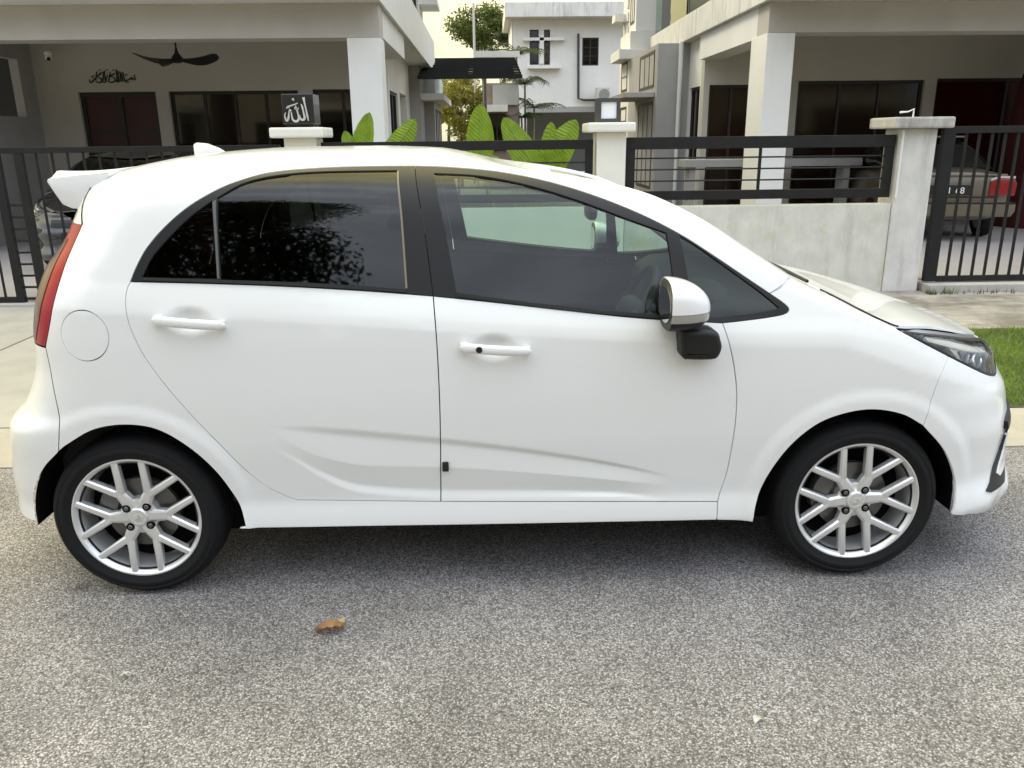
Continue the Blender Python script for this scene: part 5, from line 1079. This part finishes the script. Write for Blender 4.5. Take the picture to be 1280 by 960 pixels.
p=atY(625,150,34); tree((p[0],36,0),4.0,1.4,4500,LD,'dark leafy shrub mass low in the gap between the houses',0.14,10,24,0.08,zlow=0.1,name='shrub')
# slim palm in front of the far house
def palm(loc,label,stems,seed):
    g=random.Random(seed); t=empty('palm',loc); tag(t,label,'palm'); fb=MB()
    for (dx,dy,h) in stems:
        b=MB(); b.tube([(dx,dy,0),(dx+0.03,dy,h*0.5),(dx*1.2,dy,h)],[0.05,0.04,0.03],7); b.build('stem',mat('palm_stem',(0.22,0.22,0.12),0.7,var=0.2,vscale=12),t,smooth=True)
        for k in range(11):
            a=2*math.pi*k/11+g.uniform(-.3,.3); up=g.uniform(0.3,1.2); L_=g.uniform(0.7,1.1); prev=None; base=Vector((dx*1.2,dy,h)); pts=[]
            for i in range(7):
                s=i/6; pts.append(base+Vector((math.cos(a)*L_*s,math.sin(a)*L_*s,up*L_*(s-0.75*s*s*1.3))))
            fb.tube(pts,[0.012]*6+[0.004],4)
            for i in range(1,7):
                for q in(-1,1):
                    for sub in(0,0.5):
                        o=pts[i-1].lerp(pts[i],sub); d=(pts[i]-pts[i-1]).normalized(); sd=Vector((-math.sin(a),math.cos(a),0))*q; tip=o+(d*0.6+sd*0.75+Vector((0,0,-0.35))).normalized()*0.30; wv=d*0.02
                        fb.add([o-wv,o+wv,tip],[(0,1,2)])
    fb.build('fronds',LD,t); return t
p=atY(652,175,24.5); palm((p[0],24.5,0),'slim dark palm clump at the left edge of the far house',[(-0.12,0,4.1),(0.1,0.1,3.2),(0.35,0.2,2.5),(0.0,-0.1,2.2)],4)
# broad-leaved plants behind the middle fence
BAN=leafmat('broad_leaf',(0.25,0.38,0.04),0.55,0.18,9.0,0.35); 
_m=BAN.node_tree; _w=_m.nodes.new('ShaderNodeTexWave'); _w.inputs['Scale'].default_value=14; _w.inputs['Distortion'].default_value=1.2; _w.inputs['Detail'].default_value=2; _w.bands_direction='DIAGONAL'
_t=_m.nodes.new('ShaderNodeTexCoord'); _m.links.new(_t.outputs['Object'],_w.inputs['Vector']); _b=_m.nodes.new('ShaderNodeBump'); _b.inputs['Strength'].default_value=0.5; _b.inputs['Distance'].default_value=0.012; _m.links.new(_w.outputs['Fac'],_b.inputs['Height']); _m.links.new(_b.outputs['Normal'],_m.nodes['Principled BSDF'].inputs['Normal'])
STM=mat('leaf_stalk',(0.22,0.32,0.06),0.5)
def broad_leaf(par,tip,bot,width,base,seed,bend=0.06,turn=0.0):
    tip=Vector(tip);bot=Vector(bot); ax=(tip-bot); L_=ax.length; ax.normalize(); side=ax.cross(Vector((0,1,0))).normalized(); side=(Matrix.Rotation(turn,3,ax)@side); nr=side.cross(ax); n=18; m_=8; V=[];F=[]
    g=random.Random(seed)
    for i in range(n+1):
        t=i/n; wd=width*0.5*(math.sin(math.pi*min(1,(0.10+t*0.90))**0.85))**0.55 if 0<t<1 else 0.004; c=bot+ax*(L_*t)+nr*(bend*math.sin(t*math.pi*0.5)**2*L_)
        for k in range(m_+1):
            s=k/m_*2-1; V.append(c+side*(wd*s)+nr*(0.22*wd*abs(s)+0.006*math.sin(i*2.2+seed)*abs(s)+0.003*((i+k)%2)))
    for i in range(n):
        for k in range(m_): q=i*(m_+1)+k; F.append((q,q+1,q+m_+2,q+m_+1))
    lf=link('leaf',mesh('leaf',V,F,smooth=True),BAN,par)
    mid=[tuple(bot+ax*(L_*t)+nr*(bend*math.sin(t*math.pi*0.5)**2*L_-0.003)) for t in np.linspace(0,0.97,10)]
    MB().tube(mid,[0.009*(1-0.8*t) for t in np.linspace(0,1,10)],6).build('midrib',STM,lf,smooth=True)
    MB().tube([base,tuple(Vector(base).lerp(bot,0.5)+Vector((0,0,0.03))),tuple(bot)],[0.022,0.016,0.010],7).build('stalk',STM,lf,smooth=True)
def clump(label,base,specs):
    t=empty('broad_leaf_plant',(0,0,0)); tag(t,label,'plant','broad-leaved plants behind the fence')
    for i,(tx,ty,bx_,by_,wpx,Y,bend,turn) in enumerate(specs):
        a=atY(tx,ty,Y); b=atY(bx_,by_,Y+0.05); broad_leaf(t,a,b,1.08*wpx*(Y+2.9)/1016,(base[0]+random.uniform(-.08,.08),base[1]+random.uniform(-.05,.05),base[2]),i+3,bend,turn)
clump('broad-leaved green plant behind the fence near the cube sign pillar',(-1.0,6.5,0.03),[(463,141,447,212,25,6.4,0.04,0.5),(518,148,478,208,28,6.5,0.05,-0.3),(432,163,452,215,22,6.35,0.06,0.6),(452,165,458,220,20,6.2,0.08,-0.5)])
clump('broad-leaved green plant behind the fence beside the lamp pillar',(0.35,6.5,0.03),[(600,130,601,205,30,6.5,0.03,0.05),(631,146,672,215,32,6.4,0.06,0.35),(688,152,682,215,22,6.5,0.05,-0.4),(720,149,676,222,34,6.4,0.05,-0.25),(708,192,660,225,30,6.3,0.08,0.5),(600,190,640,222,20,6.3,0.1,0.3)])
# grass on the verge
g=np.random.default_rng(5); n=26000; X=2.6+g.random(n)**1.3*4.4; Y=1.90+g.random(n)*1.93; a=g.random(n)*2*math.pi; h=0.022+0.035*g.random(n); ln=0.025*g.normal(size=(n,2)); wd=0.0035
B0=np.stack([X-np.cos(a)*wd,Y-np.sin(a)*wd,np.full(n,0.003)],1); B1=np.stack([X+np.cos(a)*wd,Y+np.sin(a)*wd,np.full(n,0.003)],1); T=np.stack([X+ln[:,0],Y+ln[:,1],h],1)
V=np.stack([B0,B1,T],1).reshape(-1,3); go=link('grass',mesh('grass',V,[(3*i,3*i+1,3*i+2) for i in range(n)]),leafmat('grass_blade',(0.20,0.30,0.04),0.35,0.35,2.0,0.6)); tag(go,'short green grass on the verge right of the car','grass',kind='stuff')
# weeds at the foot of the right pillar
wv=[]; F=[]
for k in range(90):
    x,y=4.42+random.random()**2*0.9,5.36+random.random()**2*0.10; hh=0.03+0.06*random.random(); q=len(wv); wv+=[(x-0.006,y,0.0),(x+0.006,y,0.0),(x+random.uniform(-.03,.03),y+random.uniform(-.03,.03),hh)]; F.append((q,q+1,q+2))
wo_=link('weeds',mesh('weeds',wv,F),leafmat('weed_leaf',(0.10,0.13,0.04),0.3)); tag(wo_,'small weeds growing at the foot of the right gate','weeds',kind='stuff')
# litter on the road
def dry_leaf(px,py,L_,wd,rz,label,col,name='dry_leaf'):
    c=atZ(px,py,0.0); t=empty(name,(c[0],c[1],0.004),rz); tag(t,label,'leaf' if name=='dry_leaf' else 'litter'); V=[];F=[]; n,m_=12,6
    for i in range(n+1):
        s=i/n; w_=wd*0.5*math.sin(math.pi*(0.04+0.92*s))**0.8*(1+0.12*math.sin(i*2.1))
        for k in range(m_+1):
            q=k/m_*2-1; V.append(((s-0.5)*L_,q*w_,0.002+0.018*q*q*(wd/0.04)+0.010*math.sin(s*3.1)+0.002*math.sin(i*1.7+k)))
    for i in range(n):
        for k in range(m_): z=i*(m_+1)+k; F.append((z,z+1,z+m_+2,z+m_+1))
    link('blade' if name=='dry_leaf' else 'sheet',mesh('blade',V,F,smooth=True),col,t); return t
t=dry_leaf(413,791,0.092,0.045,R(12),'dry curled brown leaf lying on the asphalt',mat('dry_leaf_brown',(0.34,0.19,0.09),0.8,var=0.35,vscale=30))
MB().tube([(0.03,0.0,0.012),(0.045,0.02,0.012),(0.04,0.05,0.006)],[0.003,0.0025,0.0015],5).build('stem',mat('dry_leaf_stem',(0.38,0.28,0.13),0.8),t)
V=[(0.028,0.02,0.004),(0.05,0.03,0.012),(0.048,0.058,0.014),(0.026,0.05,0.006)]; link('fragment',mesh('fragment',V,[(0,1,2,3)]),mat('dry_leaf_pale',(0.42,0.33,0.16),0.8),t)
dry_leaf(158,848,0.040,0.012,R(25),'small pale scrap on the road below the rear wheel',mat('pale_scrap',(0.55,0.54,0.48),0.8),'paper_scrap'); dry_leaf(945,905,0.030,0.020,R(60),'tiny white scrap on the road in the right foreground',mat('white_scrap',(0.60,0.60,0.56),0.8),'paper_scrap')
# =====================================================================
# across the road: what the car windows mirror
# =====================================================================
sheet('far_verge',mat('far_verge_grass',(0.07,0.10,0.03),0.95,var=0.3,vscale=3),-60,60,-9.0,-6.0,0.004)
OPW=mat('opposite_wall_beige',(0.34,0.31,0.27),0.85,var=0.08,vscale=1.5)
def opp(x0,x1,label):
    r=empty('opposite_house',(0,0,0)); tag(r,label,'house'); ops=[(x0+0.8,x0+3.0,0.3,2.4),(x0+3.8,x1-0.8,0.1,2.4),(x0+0.8,x0+2.8,3.7,5.4),(x0+4.2,x1-1.0,3.7,5.4)]
    wall_open(x0,x1,0,6.4,-13.2,-13.0,ops).build('wall',OPW,r)
    for o in ops: window(r,*o,-13.06,3,1,inw=-1)
    box('side_wall',OPW,r,x0,x0+0.2,-21,-13.21,0,6.4); box('side_wall',OPW,r,x1-0.2,x1,-21,-13.21,0,6.4); box('eaves',WHITE,r,x0-0.4,x1+0.4,-21.4,-12.3,6.401,6.6)
    b=MB(); b.add([(x0-0.4,-12.3,6.601),(x1+0.4,-12.3,6.601),(x1+0.4,-21.4,6.601),(x0-0.4,-21.4,6.601),(x0+2.5,-16.8,8.2),(x1-2.5,-16.8,8.2)],[(0,1,5,4),(1,2,5),(2,3,4,5),(3,0,4),(3,2,1,0)]); b.build('roof',mat('roof_tile_brown',(0.10,0.06,0.045),0.8,var=0.2,vscale=4),r)
    box('porch_slab',WHITE,r,x0+3.4,x1-0.4,-12.99,-9.8,2.8,3.1)
    for x in(x0+3.5,x1-0.8): box('porch_column',WHITE,r,x,x+0.35,-10.2,-9.85,0,2.8)
opp(-11.5,-1.8,'beige house across the road mirrored in the rear car window'); opp(-0.6,9.0,'beige house across the road mirrored in the front car window'); opp(10.2,19.8,'beige house across the road further along to the right'); opp(-22.5,-12.7,'beige house across the road further along to the left')
tree((-5.0,-8.8,0),11.0,3.3,60000,LD,'street tree across the road mirrored in the rear car window',0.12,21,70,0.18,zlow=0.25)
